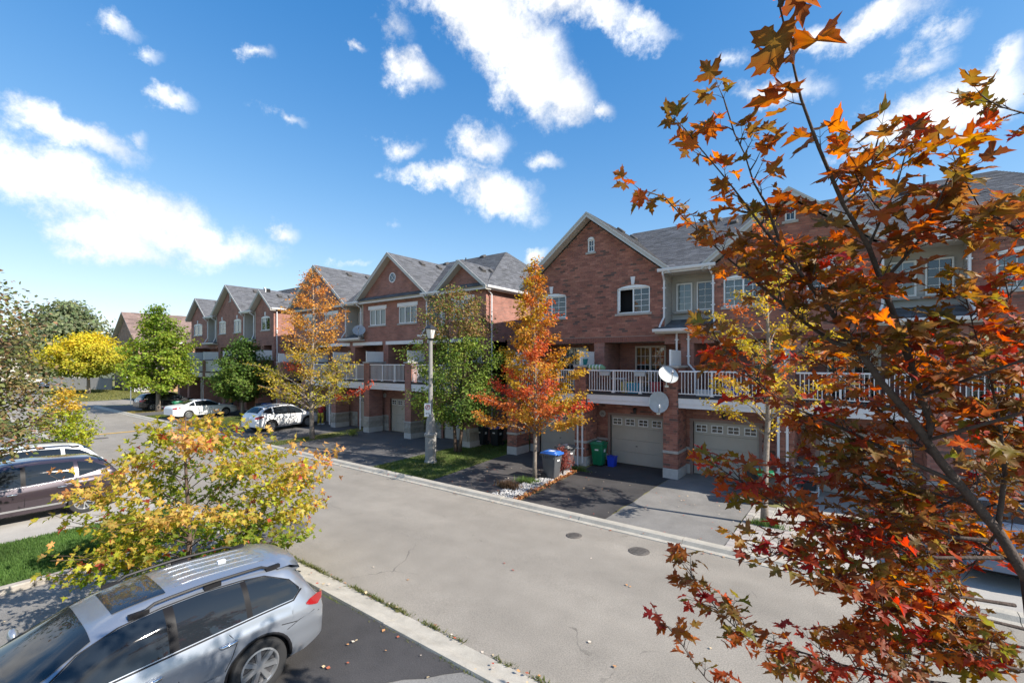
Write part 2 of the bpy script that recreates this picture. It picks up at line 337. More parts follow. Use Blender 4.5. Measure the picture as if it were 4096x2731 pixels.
def brick_tex(name, c1, c2, mort):                          # far brickwork: courses too fine to build
    m = bpy.data.materials.new(name); m.use_nodes = True; t = m.node_tree; n = t.nodes; l = t.links; b = n['Principled BSDF']; b.inputs['Roughness'].default_value = .9
    g = n.new('ShaderNodeNewGeometry'); s = n.new('ShaderNodeSeparateXYZ'); l.new(g.outputs['Position'], s.inputs[0])
    a = n.new('ShaderNodeMath'); l.new(s.outputs[0], a.inputs[0]); l.new(s.outputs[1], a.inputs[1])
    c = n.new('ShaderNodeCombineXYZ'); l.new(a.outputs[0], c.inputs[0]); l.new(s.outputs[2], c.inputs[1])
    br = n.new('ShaderNodeTexBrick'); l.new(c.outputs[0], br.inputs['Vector']); br.inputs['Scale'].default_value = 1; br.inputs['Brick Width'].default_value = .265; br.inputs['Row Height'].default_value = .088
    br.inputs['Mortar Size'].default_value = .006; br.inputs['Color1'].default_value = (*c1, 1); br.inputs['Color2'].default_value = (*c2, 1); br.inputs['Mortar'].default_value = (*mort, 1); br.inputs['Bias'].default_value = -.35
    z = n.new('ShaderNodeTexNoise'); z.inputs['Scale'].default_value = 1.3; z.inputs['Detail'].default_value = 5; l.new(c.outputs[0], z.inputs['Vector'])
    r = n.new('ShaderNodeMapRange'); l.new(z.outputs['Fac'], r.inputs['Value']); r.inputs['From Min'].default_value = .3; r.inputs['From Max'].default_value = .7; r.inputs['To Min'].default_value = .78; r.inputs['To Max'].default_value = 1.2
    v = n.new('ShaderNodeVectorMath'); v.operation = 'SCALE'; l.new(br.outputs['Color'], v.inputs[0]); l.new(r.outputs[0], v.inputs['Scale']); l.new(v.outputs[0], b.inputs['Base Color'])
    bp = n.new('ShaderNodeBump'); bp.inputs['Strength'].default_value = .5; bp.inputs['Distance'].default_value = .01; bp.invert = True; l.new(br.outputs['Fac'], bp.inputs['Height']); l.new(bp.outputs[0], b.inputs['Normal'])
    M[name] = m
brick_tex('brick_wall', (.335, .148, .112), (.20, .098, .078), (.29, .21, .18))
brick_tex('brick_orange', (.46, .24, .14), (.36, .18, .11), (.42, .34, .28))
brick_tex('brick_brown', (.30, .19, .14), (.24, .15, .11), (.3, .25, .21))
RNG = np.random.default_rng(11)
# ------------------------------------------------------------------ ground, road, kerbs
def sheet(name, poly, z, m, thick=0.0, kind='structure'):
    b = MB(); b.add([(x, y, z) for x, y in poly], [tuple(range(len(poly)))])
    o = b.build(name, m); o['kind'] = kind
    return o
def rect(x0, x1, y0, y1): return [(x0, y0), (x1, y0), (x1, y1), (x0, y1)]
g = MB(); g.grid([[(x, y, -.05) for x in np.linspace(-900, 500, 15)] for y in np.linspace(-700, 900, 17)]); o = g.build('ground', 'ground_far'); o['kind'] = 'structure'
def road_sheet(name, x0, x1, y0, y1, z, m, nx, ny):
    b = MB(); b.grid([[(x, y, z+.006*math.sin(x*.7+y)*math.sin(y*1.3)) for x in np.linspace(x0, x1, nx)] for y in np.linspace(y0, y1, ny)])
    o = b.build(name, m, smooth=True); o['kind'] = 'structure'; return o
def road_mat():
    m = M['asphalt_road']; t = m.node_tree; n = t.nodes; l = t.links; b = n['Principled BSDF']; src = b.inputs['Base Color'].links[0].from_socket
    g = n.new('ShaderNodeNewGeometry')
    def noise(s, d=5, sc=(1, 1, 1)):
        mp = n.new('ShaderNodeMapping'); mp.inputs['Scale'].default_value = sc; l.new(g.outputs['Position'], mp.inputs[0]); z = n.new('ShaderNodeTexNoise'); z.inputs['Scale'].default_value = s; z.inputs['Detail'].default_value = d; l.new(mp.outputs[0], z.inputs['Vector']); return z.outputs['Fac']
    def rng(v, a, c, x, y):
        r = n.new('ShaderNodeMapRange'); l.new(v, r.inputs['Value'])
        for k, q in zip(('From Min', 'From Max', 'To Min', 'To Max'), (a, c, x, y)): r.inputs[k].default_value = q
        return r.outputs[0]
    def mul(a, c):
        q = n.new('ShaderNodeMath'); q.operation = 'MULTIPLY'; l.new(a, q.inputs[0]); l.new(c, q.inputs[1]); return q.outputs[0]
    f = mul(rng(noise(.55, 4, (.25, 1.6, 1)), .3, .7, .90, 1.08), rng(noise(1.6, 6), .35, .72, 1.05, .92))      # tyre tracks along the road, blotches
    wv = n.new('ShaderNodeVectorMath'); wv.operation = 'ADD'; z = n.new('ShaderNodeTexNoise'); z.inputs['Scale'].default_value = 1.2; z.inputs['Detail'].default_value = 4; l.new(g.outputs['Position'], z.inputs['Vector']); l.new(g.outputs['Position'], wv.inputs[0]); l.new(z.outputs['Color'], wv.inputs[1])
    vo = n.new('ShaderNodeTexVoronoi'); vo.feature = 'DISTANCE_TO_EDGE'; vo.inputs['Scale'].default_value = .33; l.new(wv.outputs[0], vo.inputs['Vector'])
    crack = rng(vo.outputs['Distance'], .0, .006, 1, 0); mask = rng(noise(.5, 3), .55, .62, 0, .55); cm = mul(crack, mask)
    spot = rng(noise(5.0, 2), .73, .78, 0, .22)
    ad = n.new('ShaderNodeMath'); ad.operation = 'MAXIMUM'; l.new(cm, ad.inputs[0]); l.new(spot, ad.inputs[1]); iv = n.new('ShaderNodeMath'); iv.operation = 'SUBTRACT'; iv.inputs[0].default_value = 1; l.new(ad.outputs[0], iv.inputs[1])
    f = mul(f, iv.outputs[0]); v = n.new('ShaderNodeVectorMath'); v.operation = 'SCALE'; l.new(src, v.inputs[0]); l.new(f, v.inputs['Scale']); l.new(v.outputs[0], b.inputs['Base Color'])
road_mat()
road_sheet('road', -170, 60, 5.4, 11.72, 0.0, 'asphalt_road', 150, 8)
road_sheet('side_road', -70.5, -62.0, 11.72, 120, 0.0, 'asphalt_road', 8, 40)
sheet('road_patch', [(-13.4, 5.55), (-11.9, 5.56), (-11.75, 6.3), (-12.5, 7.0), (-13.2, 6.7)], .014, 'asphalt_mid')
sheet('painted_line', [(-38.3, 6.9), (-38.0, 6.9), (-37.7, 11.2), (-38.0, 11.2)], .014, 'yellow_paint')
def kerb(name, x0, x1, prof, step=2.9, gap=.012, wob=0):
    e = struct(name, None, (x0, 0, 0)); n = int((x1-x0)/step); w = (x1-x0)/n
    b = MB(); b.prism(prof, 'x', gap/2, w-gap/2); me = b.mesh('kerb_stone', 'kerb_concrete')
    for i in range(n):
        child('kerb_stone', me, e, (i*w, (random.random()-.5)*wob, (random.random()-.5)*.008))
random.seed(3)
kerb('far_kerb', -61.5, 40, [(11.60, -.04), (11.62, .02), (11.74, .035), (11.80, .115), (11.90, .13), (12.02, .125), (12.06, -.04)], wob=.015)
kerb('near_kerb', -120, 40, [(5.50, -.04), (5.49, .018), (5.25, .03), (5.12, .075), (5.02, .08), (4.98, -.04)], wob=.02)
kerb('corner_kerb', -120, -71, [(11.60, -.04), (11.62, .02), (11.74, .035), (11.80, .115), (12.02, .125), (12.06, -.04)])
# ground behind the kerbs
sheet('yard', rect(-62, 60, 12.04, 70), .03, 'turf_dry'); sheet('corner_yard', rect(-140, -70.5, 12.04, 70), .03, 'turf_dry')
sheet('near_yard', rect(-140, 60, -40, 4.99), .03, 'turf')
ZD = .05
_dj = random.Random(12)
def drive(name, poly, m, z=ZD):                             # worn, slightly ragged edges
    out = []
    for (a, b), (c, d) in zip(poly, poly[1:]+poly[:1]):
        n = max(1, int(math.hypot(c-a, d-b)/.28)); nx, ny = (d-b), -(c-a); l = math.hypot(nx, ny) or 1; w = 0
        for i in range(n):
            w = w*.6+_dj.gauss(0, .014) if i else 0
            out.append((a+(c-a)*i/n+nx/l*w, b+(d-b)*i/n+ny/l*w))
    return sheet(name, out, z, m)
drive('driveway', [(-13.0, 12.05), (-10.1, 12.05), (-9.75, 16.9), (-9.75, 19.4), (-13.75, 19.4), (-13.6, 16.8)], 'asphalt_dark')
drive('driveway', [(-8.76, 12.05), (-5.81, 12.05), (-5.84, 19.4), (-9.25, 19.4), (-9.2, 16.9)], 'asphalt_black')
drive('driveway', rect(-5.80, -2.62, 12.05, 19.4), 'asphalt_grey', ZD-.004)
drive('driveway', rect(-1.35, 9, 12.05, 19.4), 'concrete_drive')
drive('driveway', [(-25.1, 12.05), (-16.7, 12.05), (-17.2, 19.4), (-26.1, 19.4)], 'asphalt_mid')
drive('driveway', [(-35.0, 12.05), (-26.3, 12.05), (-27.4, 19.4), (-37.2, 19.4)], 'asphalt_mid')
drive('driveway', [(-44.6, 12.05), (-41.0, 12.05), (-42.2, 19.4), (-46.4, 19.4)], 'asphalt_mid')
drive('driveway', [(-61, 12.05), (-47.5, 12.05), (-49.0, 19.4), (-61, 19.4)], 'asphalt_mid')
# near side
drive('driveway', [(-8.75, -6), (-6.05, -6), (-6.0, 3.1), (-5.35, 4.1), (-4.6, 4.97), (-8.75, 4.97)], 'asphalt_black')
drive('driveway', rect(-6.3, 8, -6, 4.985), 'asphalt_grey', ZD-.006)
drive('driveway', rect(-13.35, -8.6, -6, 4.985), 'asphalt_grey', ZD-.008)
drive('driveway', rect(-25, -17.0, -6, 4.985), 'concrete_drive', ZD-.007)
drive('driveway', rect(-44, -29, -6, 4.985), 'asphalt_grey', ZD-.007)
# pavers
pv = struct('paver_strip', None, (-2.6, 12.1, 0)); sheet_b = MB(); sheet_b.box(-.01, 1.25, -.04, 4.3, .0, .045); child('paver_bed', sheet_b.mesh('paver_bed', 'soil'), pv)
pm = []
for k in range(5):
    b = MB(); s = (.78, .9, 1.0, 1.08, .95)[k]; b.cur = (s, s*(.99, .97, 1.0, 1.01, .96)[k], s*.98); b.bev(.006, .201, .006, .300, 0, .062, .008); pm.append(b.mesh('paver', 'paver'))
for i in range(6):
    for j in range(14):
        child('paver', pm[random.randrange(5)], pv, (i*.2075, j*.306+(.15 if i % 2 else 0)-.1, random.random()*.006))
# grass
def grass(name, regions, dens, h, c0, c1, seed, mask=None, w=.012):
    r = np.random.default_rng(seed); P = []
    for (x0, x1, y0, y1) in regions:
        n = int((x1-x0)*(y1-y0)*dens); P.append(np.column_stack([r.uniform(x0, x1, n), r.uniform(y0, y1, n)]))
    P = np.vstack(P)
    if mask is not None: P = P[np.array([mask(x, y) for x, y in P])]
    n = len(P); a = r.uniform(0, 6.283, n); hh = h*r.uniform(.5, 1.25, n); lean = r.uniform(0, .55, n)*hh; b = a+r.uniform(-1, 1, n)+1.57
    V = np.zeros((n, 3, 3)); dx, dy = np.cos(a)*w, np.sin(a)*w
    V[:, 0] = np.column_stack([P[:, 0]-dx, P[:, 1]-dy, np.full(n, .028)]); V[:, 1] = np.column_stack([P[:, 0]+dx, P[:, 1]+dy, np.full(n, .028)])
    V[:, 2] = np.column_stack([P[:, 0]+np.cos(b)*lean, P[:, 1]+np.sin(b)*lean, .03+hh])
    t = r.uniform(0, 1, n)[:, None]; patch = (.75+.25*np.sin(P[:, 0]*2.1+seed)*np.sin(P[:, 1]*1.7))[:, None]
    C = (np.array(c0)*(1-t)+np.array(c1)*t)*patch
    o = struct(name, np_mesh(name, V.reshape(-1, 3), np.arange(n*3).reshape(-1, 3), np.repeat(C, 3, axis=0), 'blade'), kind='stuff'); return o
grass('grass', [(-17.05, -13.45, -1.5, 4.95)], 2600, .075, (.055, .13, .02), (.13, .23, .045), 1)
grass('grass', [(-17.0, -12.95, 12.1, 22)], 900, .07, (.06, .12, .022), (.17, .22, .05), 2, lambda x, y: x < -12.95-(y-12.1)*.14 and x > -16.75-(y-12.1)*.06)
grass('grass', [(-26.4, -25.0, 12.1, 17), (-40.9, -35.2, 12.1, 19), (-47.4, -44.5, 12.1, 16)], 420, .08, (.06, .11, .025), (.18, .20, .05), 3, lambda x, y: True, .02)
grass('grass', [(-53.2, -50.6, 12.1, 15.0)], 300, .08, (.24, .20, .05), (.42, .32, .08), 4, None, .025)
grass('grass', [(-98, -71, 12.2, 24)], 40, .12, (.12, .14, .03), (.26, .24, .07), 5, None, .05)
grass('grass', [(-29, -25.0, 1, 4.9)], 300, .08, (.06, .11, .025), (.15, .2, .05), 6, None, .02)
# stone edging round the near lawn
ed = struct('lawn_edging', None, (-13.4, -2, 0))
em = []
for k in range(3):
    b = MB(); b.cur = ((.82, .8, .78), (1, .98, .95), (.9, .87, .83))[k]; b.bev(-.09, .09, .006, .60, 0, .17+.008*k, .025); em.append(b.mesh('edging_stone', 'stone_block'))
for j in range(11): child('edging_stone', em[random.randrange(3)], ed, (random.uniform(-.012, .012), j*.607, 0), (0, 0, random.uniform(-.015, .015)))
# lids in the road
def lid(x, y, r, label):
    t = thing('manhole_cover', label, 'manhole cover', (x, y, 0)); b = MB(); b.lathe([(r*1.1, -.01), (r*1.1, .012), (r*1.02, .018), (r*1.01, .012)], 28); child('rim', b.mesh('rim', 'iron', 40), t)
    b = MB(); b.lathe([(r, -.01), (r, .017), (r*.9, .019)], 28)
    for i in range(-2, 3):
        hw = math.sqrt(max(.01, .7-(i*.33)**2))*r*.9; b.box(-hw, hw, i*r*.33-.018, i*r*.33+.018, .017, .026)
    child('cover', b.mesh('cover', 'iron'), t)
lid(-5.96, 10.68, .19, 'smaller round iron cover in the road beyond the dark driveway')
lid(-4.21, 10.74, .23, 'larger round iron cover in the road near the paver strip')
lid(-36.1, 7.2, .33, 'round iron cover in the road beside the yellow line')
# ------------------------------------------------------------------ town houses
PALETTE = [(.255, .098, .070), (.225, .085, .062), (.28, .112, .078), (.205, .080, .060), (.30, .125, .088), (.13, .066, .052), (.105, .060, .050)]
PW = [.24, .22, .2, .14, .1, .06, .04]
BP, CH = .265, .088
class Bricks:                                               # facing bricks of one block
    def __init__(s): s.L = []
    def panel(s, axis, plane, sign, z0, z1, fn):
        k0 = int(math.ceil(z0/CH-1e-6)); k1 = int(math.floor(z1/CH+1e-6))
        for k in range(k0, k1):
            za = k*CH; off = (k % 2)*BP/2+(.03 if k % 3 == 0 else 0)
            for (a, b) in fn(za+CH/2):
                i = math.floor((a-off)/BP)
                while True:
                    ua = max(a, i*BP+off+.005); ub = min(b, (i+1)*BP+off-.005); i += 1
                    if ua >= b: break
                    if ub-ua < .03: continue
                    s.L.append((axis, plane, sign, ua, ub, za+.005, za+CH-.005))
    def finish(s, parent, cap=300):
        rnd = random.Random(5); full = []; part = []
        for q in s.L:
            axis, pl, sg, ua, ub, za, zb = q; uc = (ua+ub)/2
            c = (uc, pl, (za+zb)/2) if axis == 'x' else (pl, uc, (za+zb)/2)
            d = math.dist(c, (0, 0, CAM_H)); px = (.8*c[0]+.6*c[1])/max(.1, -.6*c[0]+.8*c[1])
            if ub-ua > BP-.02 and axis == 'x' and px < .75: full.append((d, q))
            else: part.append(q)
        full.sort(key=lambda t: t[0]); ind = [q for d, q in full[:cap]]; part += [q for d, q in full[cap:]]
        ms = []
        for k in range(7):
            b = MB(); b.cur = PALETTE[k]; b.box(-BP/2+.005, BP/2-.005, 0, .03, -CH/2+.005, CH/2-.005); ms.append(b.mesh('brick', 'brick'))
        for q in ind:
            axis, pl, sg, ua, ub, za, zb = q; pr = rnd.uniform(-.003, .003)
            o = child('brick', rnd.choices(ms, PW)[0], parent, Vector(((ua+ub)/2, pl-.012+pr, (za+zb)/2))-parent.location)
        b = MB()
        for axis, pl, sg, ua, ub, za, zb in part:
            c = rnd.choices(PALETTE, PW)[0]; f = rnd.uniform(.88, 1.12); b.cur = (c[0]*f, c[1]*f, c[2]*f)
            p = pl+sg*(.012+rnd.uniform(-.003, .003)); q = pl-sg*.01
            def P(u, y, z): return (u, y, z) if axis == 'x' else (y, u, z)
            b.add([P(ua, p, za), P(ub, p, za), P(ub, p, zb), P(ua, p, zb), P(ua, q, za), P(ub, q, za), P(ub, q, zb), P(ua, q, zb)],
                  [(0, 1, 2, 3), (0, 3, 7, 4), (1, 5, 6, 2), (3, 2, 6, 7), (0, 4, 5, 1)])
        o = b.build('brickwork', 'brick', parent); o['kind'] = 'stuff'
def subtract(iv, holes):
    for (a, b) in holes:
        out = []
        for (u, v) in iv:
            if b <= u or a >= v: out.append((u, v)); continue
            if a > u: out.append((u, a))
            if b < v: out.append((b, v))
        iv = out
    return iv
def wall_bands(mb, axis, plane, depth, u0, u1, z0, z1, holes, gable=None):
    """solid wall with openings; gable = (u_peak, z_peak, slope) on top of z1"""
    zs = sorted({z0, z1} | {h[2] for h in holes} | {h[3] for h in holes} | ({gable[1]} if gable else set()))
    def iv(z, za, zb):
        if gable and z > z1:
            hw = (gable[1]-z)/gable[2]; base = [(max(u0, gable[0]-hw), min(u1, gable[0]+hw))]
        else: base = [(u0, u1)]
        return subtract(base, [(h[0], h[1]) for h in holes if h[2] <= za+1e-6 and h[3] >= zb-1e-6])
    for za, zb in zip(zs, zs[1:]):
        if zb-za < 1e-6: continue
        A, B = iv(za+1e-5, za, zb), iv(zb-1e-5, za, zb)
        for (a, b), (c, d) in zip(A, B):
            mb.prism([(a, za), (b, za), (d, zb), (c, zb)] if d-c > .01 else [(a, za), (b, za), ((c+d)/2, zb)], 'y' if axis == 'x' else 'x', plane, plane+depth)
def shingle(mb, a, b, c, d, rnd, course=.15, tab=.33):      # a->b eave, d->c top edge
    a, b, c, d = map(Vector, (a, b, c, d)); n = (b-a).cross(d-a)
    if n.length < 1e-6: n = (b-a).cross(c-a)
    n.normalize()
    if n.z < 0: n = -n
    h = max((d-a).length, (c-b).length); m = max(1, int(h/course))
    for i in range(m):
        t0, t1 = i/m, min(1, (i+1.12)/m); l0, r0 = a.lerp(d, t0), b.lerp(c, t0); l1, r1 = a.lerp(d, t1), b.lerp(c, t1)
        w = (r0-l0).length
        if w < .03: continue
        k = max(1, int(w/tab)); off = rnd.random()*.8
        us = [0]+[(j+off)/k for j in range(k) if 0 < (j+off)/k < 1]+[1]
        for s, e in zip(us, us[1:]):
            q = rnd.uniform(.70, 1.26); mb.cur = (q, q, q*rnd.uniform(.98, 1.03)); lift = .018+rnd.uniform(0, .006)
            p0, p1, p2, p3 = l0.lerp(r0, s)+n*lift, l0.lerp(r0, e)+n*lift, l1.lerp(r1, e)+n*.003, l1.lerp(r1, s)+n*.003
            q0, q1 = l0.lerp(r0, s), l0.lerp(r0, e)
            mb.add([p0, p1, p2, p3, q0, q1], [(0, 1, 2, 3), (4, 5, 1, 0)])
def slab(mb, pts, t=.10):                                   # thin solid under a roof plane
    pts = [Vector(p) for p in pts]; n = len(pts); dn = Vector((0, 0, -t))
    mb.add(pts+[p+dn for p in pts], [tuple(range(n)), tuple(range(2*n-1, n-1, -1))]+[(i, n+i, n+(i+1) % n, (i+1) % n) for i in range(n)])
def arch_pts(x0, x1, z, rise, n=8):
    return [(x0+(x1-x0)*i/n, z+rise*(1-(2*i/n-1)**2)) for i in range(n+1)]
def window(par, x0, x1, z0, z1, Y, style='arch', cols=2, lights=(2, 3), key=True, curtain=None, open_left=False, lintel=False, rise=.13, room=True, sill=True, backing=None):
    """window set in a wall facing -Y; z1 is the spring of the arch"""
    f = .055; fr = MB(); y0, y1 = Y+.02, Y+.10
    fr.box(x0, x0+f, y0, y1, z0, z1); fr.box(x1-f, x1, y0, y1, z0, z1); fr.box(x0+f, x1-f, y0, y1, z0, z0+f); fr.box(x0+f, x1-f, y0, y1, z1-f, z1)
    if style == 'arch': fr.prism([(x0, z1)]+arch_pts(x0, x1, z1, rise)+[(x1, z1)], 'y', Y-.022, Y+.06)
    w = (x1-x0-2*f)/cols
    for i in range(1, cols): fr.box(x0+f+i*w-.03, x0+f+i*w+.03, y0+.004, y1-.004, z0+f, z1-f)
    win = fr.build('window', 'white_vinyl', par)
    for i in range(cols):
        a, b = x0+f+i*w+.02, x0+f+(i+1)*w-.02
        if open_left and i == 0:
            s = MB(); c, ss = math.cos(R(62)), math.sin(R(62)); wl = b-a
            def P(u, dy, z): return (a+u*c+dy*ss, Y-u*ss+dy*c, z)
            def bx(u0, u1, za, zb, t):
                s.add([P(u0,-t,za),P(u1,-t,za),P(u1,t,za),P(u0,t,za),P(u0,-t,zb),P(u1,-t,zb),P(u1,t,zb),P(u0,t,zb)], [(0,3,2,1),(4,5,6,7),(0,1,5,4),(1,2,6,5),(2,3,7,6),(3,0,4,7)])
            bx(0, .05, z0+f, z1-f, .02); bx(wl-.05, wl, z0+f, z1-f, .02); bx(.05, wl-.05, z0+f, z0+f+.05, .018); bx(.05, wl-.05, z1-f-.05, z1-f, .018)
            bx(wl/2-.008, wl/2+.008, z0+.1, z1-.1, .006)
            for j in range(1, 4): zz = z0+f+(z1-z0-2*f)*j/4; bx(.05, wl-.05, zz-.008, zz+.008, .005)
            s.build('casement', 'white_vinyl', win); continue
        g = MB(); g.quad((a, Y+.06, z0+f), (b, Y+.06, z0+f), (b, Y+.06, z1-f), (a, Y+.06, z1-f)); g.build('pane', 'pane', win)
        if lights:
            m = MB()
            for j in range(1, lights[0]): xx = a+(b-a)*j/lights[0]; m.box(xx-.009, xx+.009, Y+.045, Y+.058, z0+f, z1-f)
            for j in range(1, lights[1]): zz = z0+f+(z1-z0-2*f)*j/lights[1]; m.box(a, b, Y+.046, Y+.057, zz-.009, zz+.009)
            if m.v: m.build('glazing_bar', 'white_vinyl', win)
    if room:
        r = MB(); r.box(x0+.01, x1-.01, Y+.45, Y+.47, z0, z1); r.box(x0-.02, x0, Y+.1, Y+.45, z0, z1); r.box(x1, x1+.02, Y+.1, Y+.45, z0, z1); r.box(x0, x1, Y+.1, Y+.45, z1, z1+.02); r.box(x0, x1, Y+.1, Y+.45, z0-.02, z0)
        r.build('room_box', 'dark_room', win)  # room behind the glass, its darkness painted in near-black
    if backing:
        q = MB(); q.quad((x0+.03, Y+.085, z0+.03), (x1-.03, Y+.085, z0+.03), (x1-.03, Y+.085, z1-.03), (x0+.03, Y+.085, z1-.03)); q.build('window_backing', backing, win)  # flat sheet behind the pane
    if curtain:
        c = MB()
        for (a, b) in curtain:
            n = 14; xa, xb = x0+(x1-x0)*a, x0+(x1-x0)*b
            c.grid([[(xa+(xb-xa)*i/n, Y+.17+.02*math.sin(i*1.9), z) for i in range(n+1)] for z in (z0+.05, z1-.05)])
        c.build('curtain', 'curtain', win, smooth=True)
    if sill: s = MB(); s.bev(x0-.09, x1+.09, Y-.07, Y+.03, z0-.10, z0-.004, .012); s.build('sill', 'stone_cap', win)
    if key and style == 'arch':
        k = MB(); xm = (x0+x1)/2; k.prism([(xm-.06, z1+rise+.02), (xm+.06, z1+rise+.02), (xm+.105, z1+rise+.36), (xm-.105, z1+rise+.36)], 'y', Y-.05, Y+.02); k.build('keystone', 'white_trim', win)
    if lintel:
        k = MB(); k.bev(x0-.12, x1+.12, Y-.04, Y+.02, z1+.004, z1+.24, .012); k.build('lintel', 'white_trim', win)
    return win
_bal = {}
def railing(par, x0, x1, Y, zb, zt, posts, screen=None):
    r = MB(); r.bev(x0, x1, Y-.035, Y+.035, zt-.055, zt, .012); r.box(x0, x1, Y-.018, Y+.018, zb+.05, zb+.085)
    rail = r.build('railing', 'rail_white', par)
    key = (round(zt-zb, 3))
    if key not in _bal:
        b = MB(); b.box(-.012, .012, -.012, .012, .085, zt-zb-.055); p = MB(); p.box(-.032, .032, -.032, .032, 0, zt-zb-.056); p.prism([(-.075, .0), (.075, .0), (.04, .06), (-.04, .06)], 'y', -.07, .07); _bal[key] = (b.mesh('baluster', 'rail_white'), p.mesh('post', 'rail_white'))
    n = max(1, int((x1-x0)/.118)); off = -Vector((0, 0, 0))
    for i in range(1, n):
        x = x0+(x1-x0)*i/n
        if any(abs(x-p) < .06 for p in posts): continue
        child('baluster', _bal[key][0], rail, (x, Y, zb))
    for p in posts: child('post', _bal[key][1], rail, (p, Y, zb))
    if screen:
        s = MB(); s.box(x0, x1, Y+.05, Y+.06, zb+.06, zt-.08); s.build('screen', screen, rail)
    return rail
_gar = {}
def garage_door(par, x0, x1, Y, z0, h=2.13, windows=4):
    w = x1-x0
    f = MB(); f.box(x0-.11, x0, Y-.10, Y+.05, z0, z0+h+.1); f.box(x1, x1+.11, Y-.10, Y+.05, z0, z0+h+.1); f.box(x0, x1, Y-.10, Y+.05, z0+h, z0+h+.1)
    door = f.build('garage_door', 'garage_frame', par)
    key = (round(w, 2), round(h, 2))
    if key not in _gar:
        sh = h/4; b = MB(); b.bev(.004, w-.004, -.02, .02, .004, sh-.004, .006)
        for i in range(4):
            a = w*i/4+.05; e = w*(i+1)/4-.05
            b.box(a, e, -.024, -.019, .07, sh-.07); b.box(a+.03, e-.03, -.028, -.0235, .10, sh-.10)
        t = MB(); t.bev(.004, w-.004, -.02, .02, .004, sh-.004, .006)
        g = MB(); ww, hh = .44, .31
        g.box(0, .035, -.045, -.021, 0, hh); g.box(ww-.035, ww, -.045, -.021, 0, hh); g.box(.035, ww-.035, -.045, -.021, 0, .035); g.box(.035, ww-.035, -.045, -.021, hh-.035, hh)
        g.box(ww/2-.014, ww/2+.014, -.043, -.021, .035, hh-.035); g.box(.035, ww-.035, -.042, -.021, hh/2-.014, hh/2+.014)
        g.m = 1; g.quad((.03, -.026, .03), (ww-.03, -.026, .03), (ww-.03, -.026, hh-.03), (.03, -.026, hh-.03))
        _gar[key] = (b.mesh('door_panel', 'garage'), t.mesh('door_panel', 'garage'), g.mesh('door_window', ['white_vinyl', 'paint_black']))
    for i in range(4): child('door_panel', _gar[key][1 if i == 3 else 0], door, (x0, Y, z0+i*h/4))
    for i in range(windows): child('door_window', _gar[key][2], door, (x0+w*(i+.5)/windows-.22, Y, z0+h-.43))
    hb = MB(); hb.box((x0+x1)/2-.04, (x0+x1)/2+.04, Y-.05, Y-.028, z0+.80, z0+.83); hb.build('handle', 'rim_dark', door)
    return door
def downspout(par, pts, r=.042):
    b = MB(); b.tube(pts, r, 6)
    for p, q in zip(pts, pts[1:]):
        if abs(p[2]-q[2]) > 1.2:
            for t in (.2, .75): z = p[2]+(q[2]-p[2])*t; x = p[0]+(q[0]-p[0])*t; y = p[1]; b.box(x-.075, x+.075, y-.02, y+.06, z-.02, z+.02)
    return b.build('downspout', 'white_trim', par)
def gutter(par, x0, x1, Y, z, axis='x'):
    b = MB(); pr = [(0, 0), (.10, 0), (.125, .06), (.125, .12), (0, .12)]
    if axis == 'x': b.prism([(Y-u, z-.12+w) for u, w in pr], 'x', x0, x1)
    else: b.prism([(Y+u, z-.12+w) for u, w in pr], 'y', x0, x1)
    return b.build('gutter', 'white_trim', par)
VENT = None
def roof_vent(par, x, y, z, rx=0, ry=0):
    global VENT
    if VENT is None:
        b = MB(); b.bev(-.19, .19, -.17, .17, .02, .13, .03); b.bev(-.23, .23, -.21, .21, .0, .03, .01); VENT = b.mesh('roof_vent', 'roof_vent')
    return child('roof_vent', VENT, par, Vector((x, y, z))-par.location, (rx, ry, 0))
def satellite_dish(loc, facing, tilt, r, label, m='dish_grey', wall=(0, 0, 0), logo=False):
    t = thing('satellite_dish', label, 'satellite dish', loc, facing, 'satellite dishes'); 
    d = MB(); n = 24; rows = []
    for k in range(7):
        rr = r*k/6; rows.append([(rr*math.cos(2*math.pi*i/n), -(.16*r*(1-(k/6)**2)) * -1, rr*math.sin(2*math.pi*i/n)*1.12) for i in range(n+1)])
    d.grid(rows); d.grid([[(x, y+.012, z) for x, y, z in rw] for rw in rows]); d.grid([rows[-1], [(x*1.02, y+.006, z*1.02) for x, y, z in rows[-1]], [(x, y+.012, z) for x, y, z in rows[-1]]])
    c = child('dish', d.mesh('dish', m, True), t, (0, 0, 0), (tilt, 0, 0))
    a = MB(); a.tube([(0, .05, -r*1.05), (0, -r*.55, -r*1.0), (0, -r*.95, -r*.62)], .016, 6); a.lathe([(.05, -.03), (.05, .06), (.03, .1)], 10, (0, -r*.98, -r*.56)); child('feed_arm', a.mesh('feed_arm', 'steel'), t, (0, 0, 0), (tilt, 0, 0))
    b = MB(); b.tube([(0, .06+.16*r, 0), (0, .22, -.05), (0, .22, -.45)], .025, 8); b.box(-.07, .07, .17, .27, -.5, -.42); child('bracket', b.mesh('bracket', 'steel'), t)
    if logo:
        q = MB()
        for i in range(5): q.box(-.10+i*.042, -.072+i*.042, .118, .122, .17+(.0 if i % 2 else .012), .215)
        child('logo', q.mesh('logo', 'rim_dark'), t, (0, -.03, 0), (tilt, 0, 0))
    return t
def text_mesh(txt, size, m, name='lettering'):
    cu = bpy.data.curves.new(name, 'FONT'); cu.body = txt; cu.size = size; cu.extrude = .004; cu.align_x = 'CENTER'; cu.align_y = 'CENTER'
    to = bpy.data.objects.new(name, cu); COL.objects.link(to); dg = bpy.context.evaluated_depsgraph_get(); me = bpy.data.meshes.new_from_object(to.evaluated_get(dg)); bpy.data.objects.remove(to)
    me.name = name; me.materials.clear(); me.materials.append(M[m]); return me
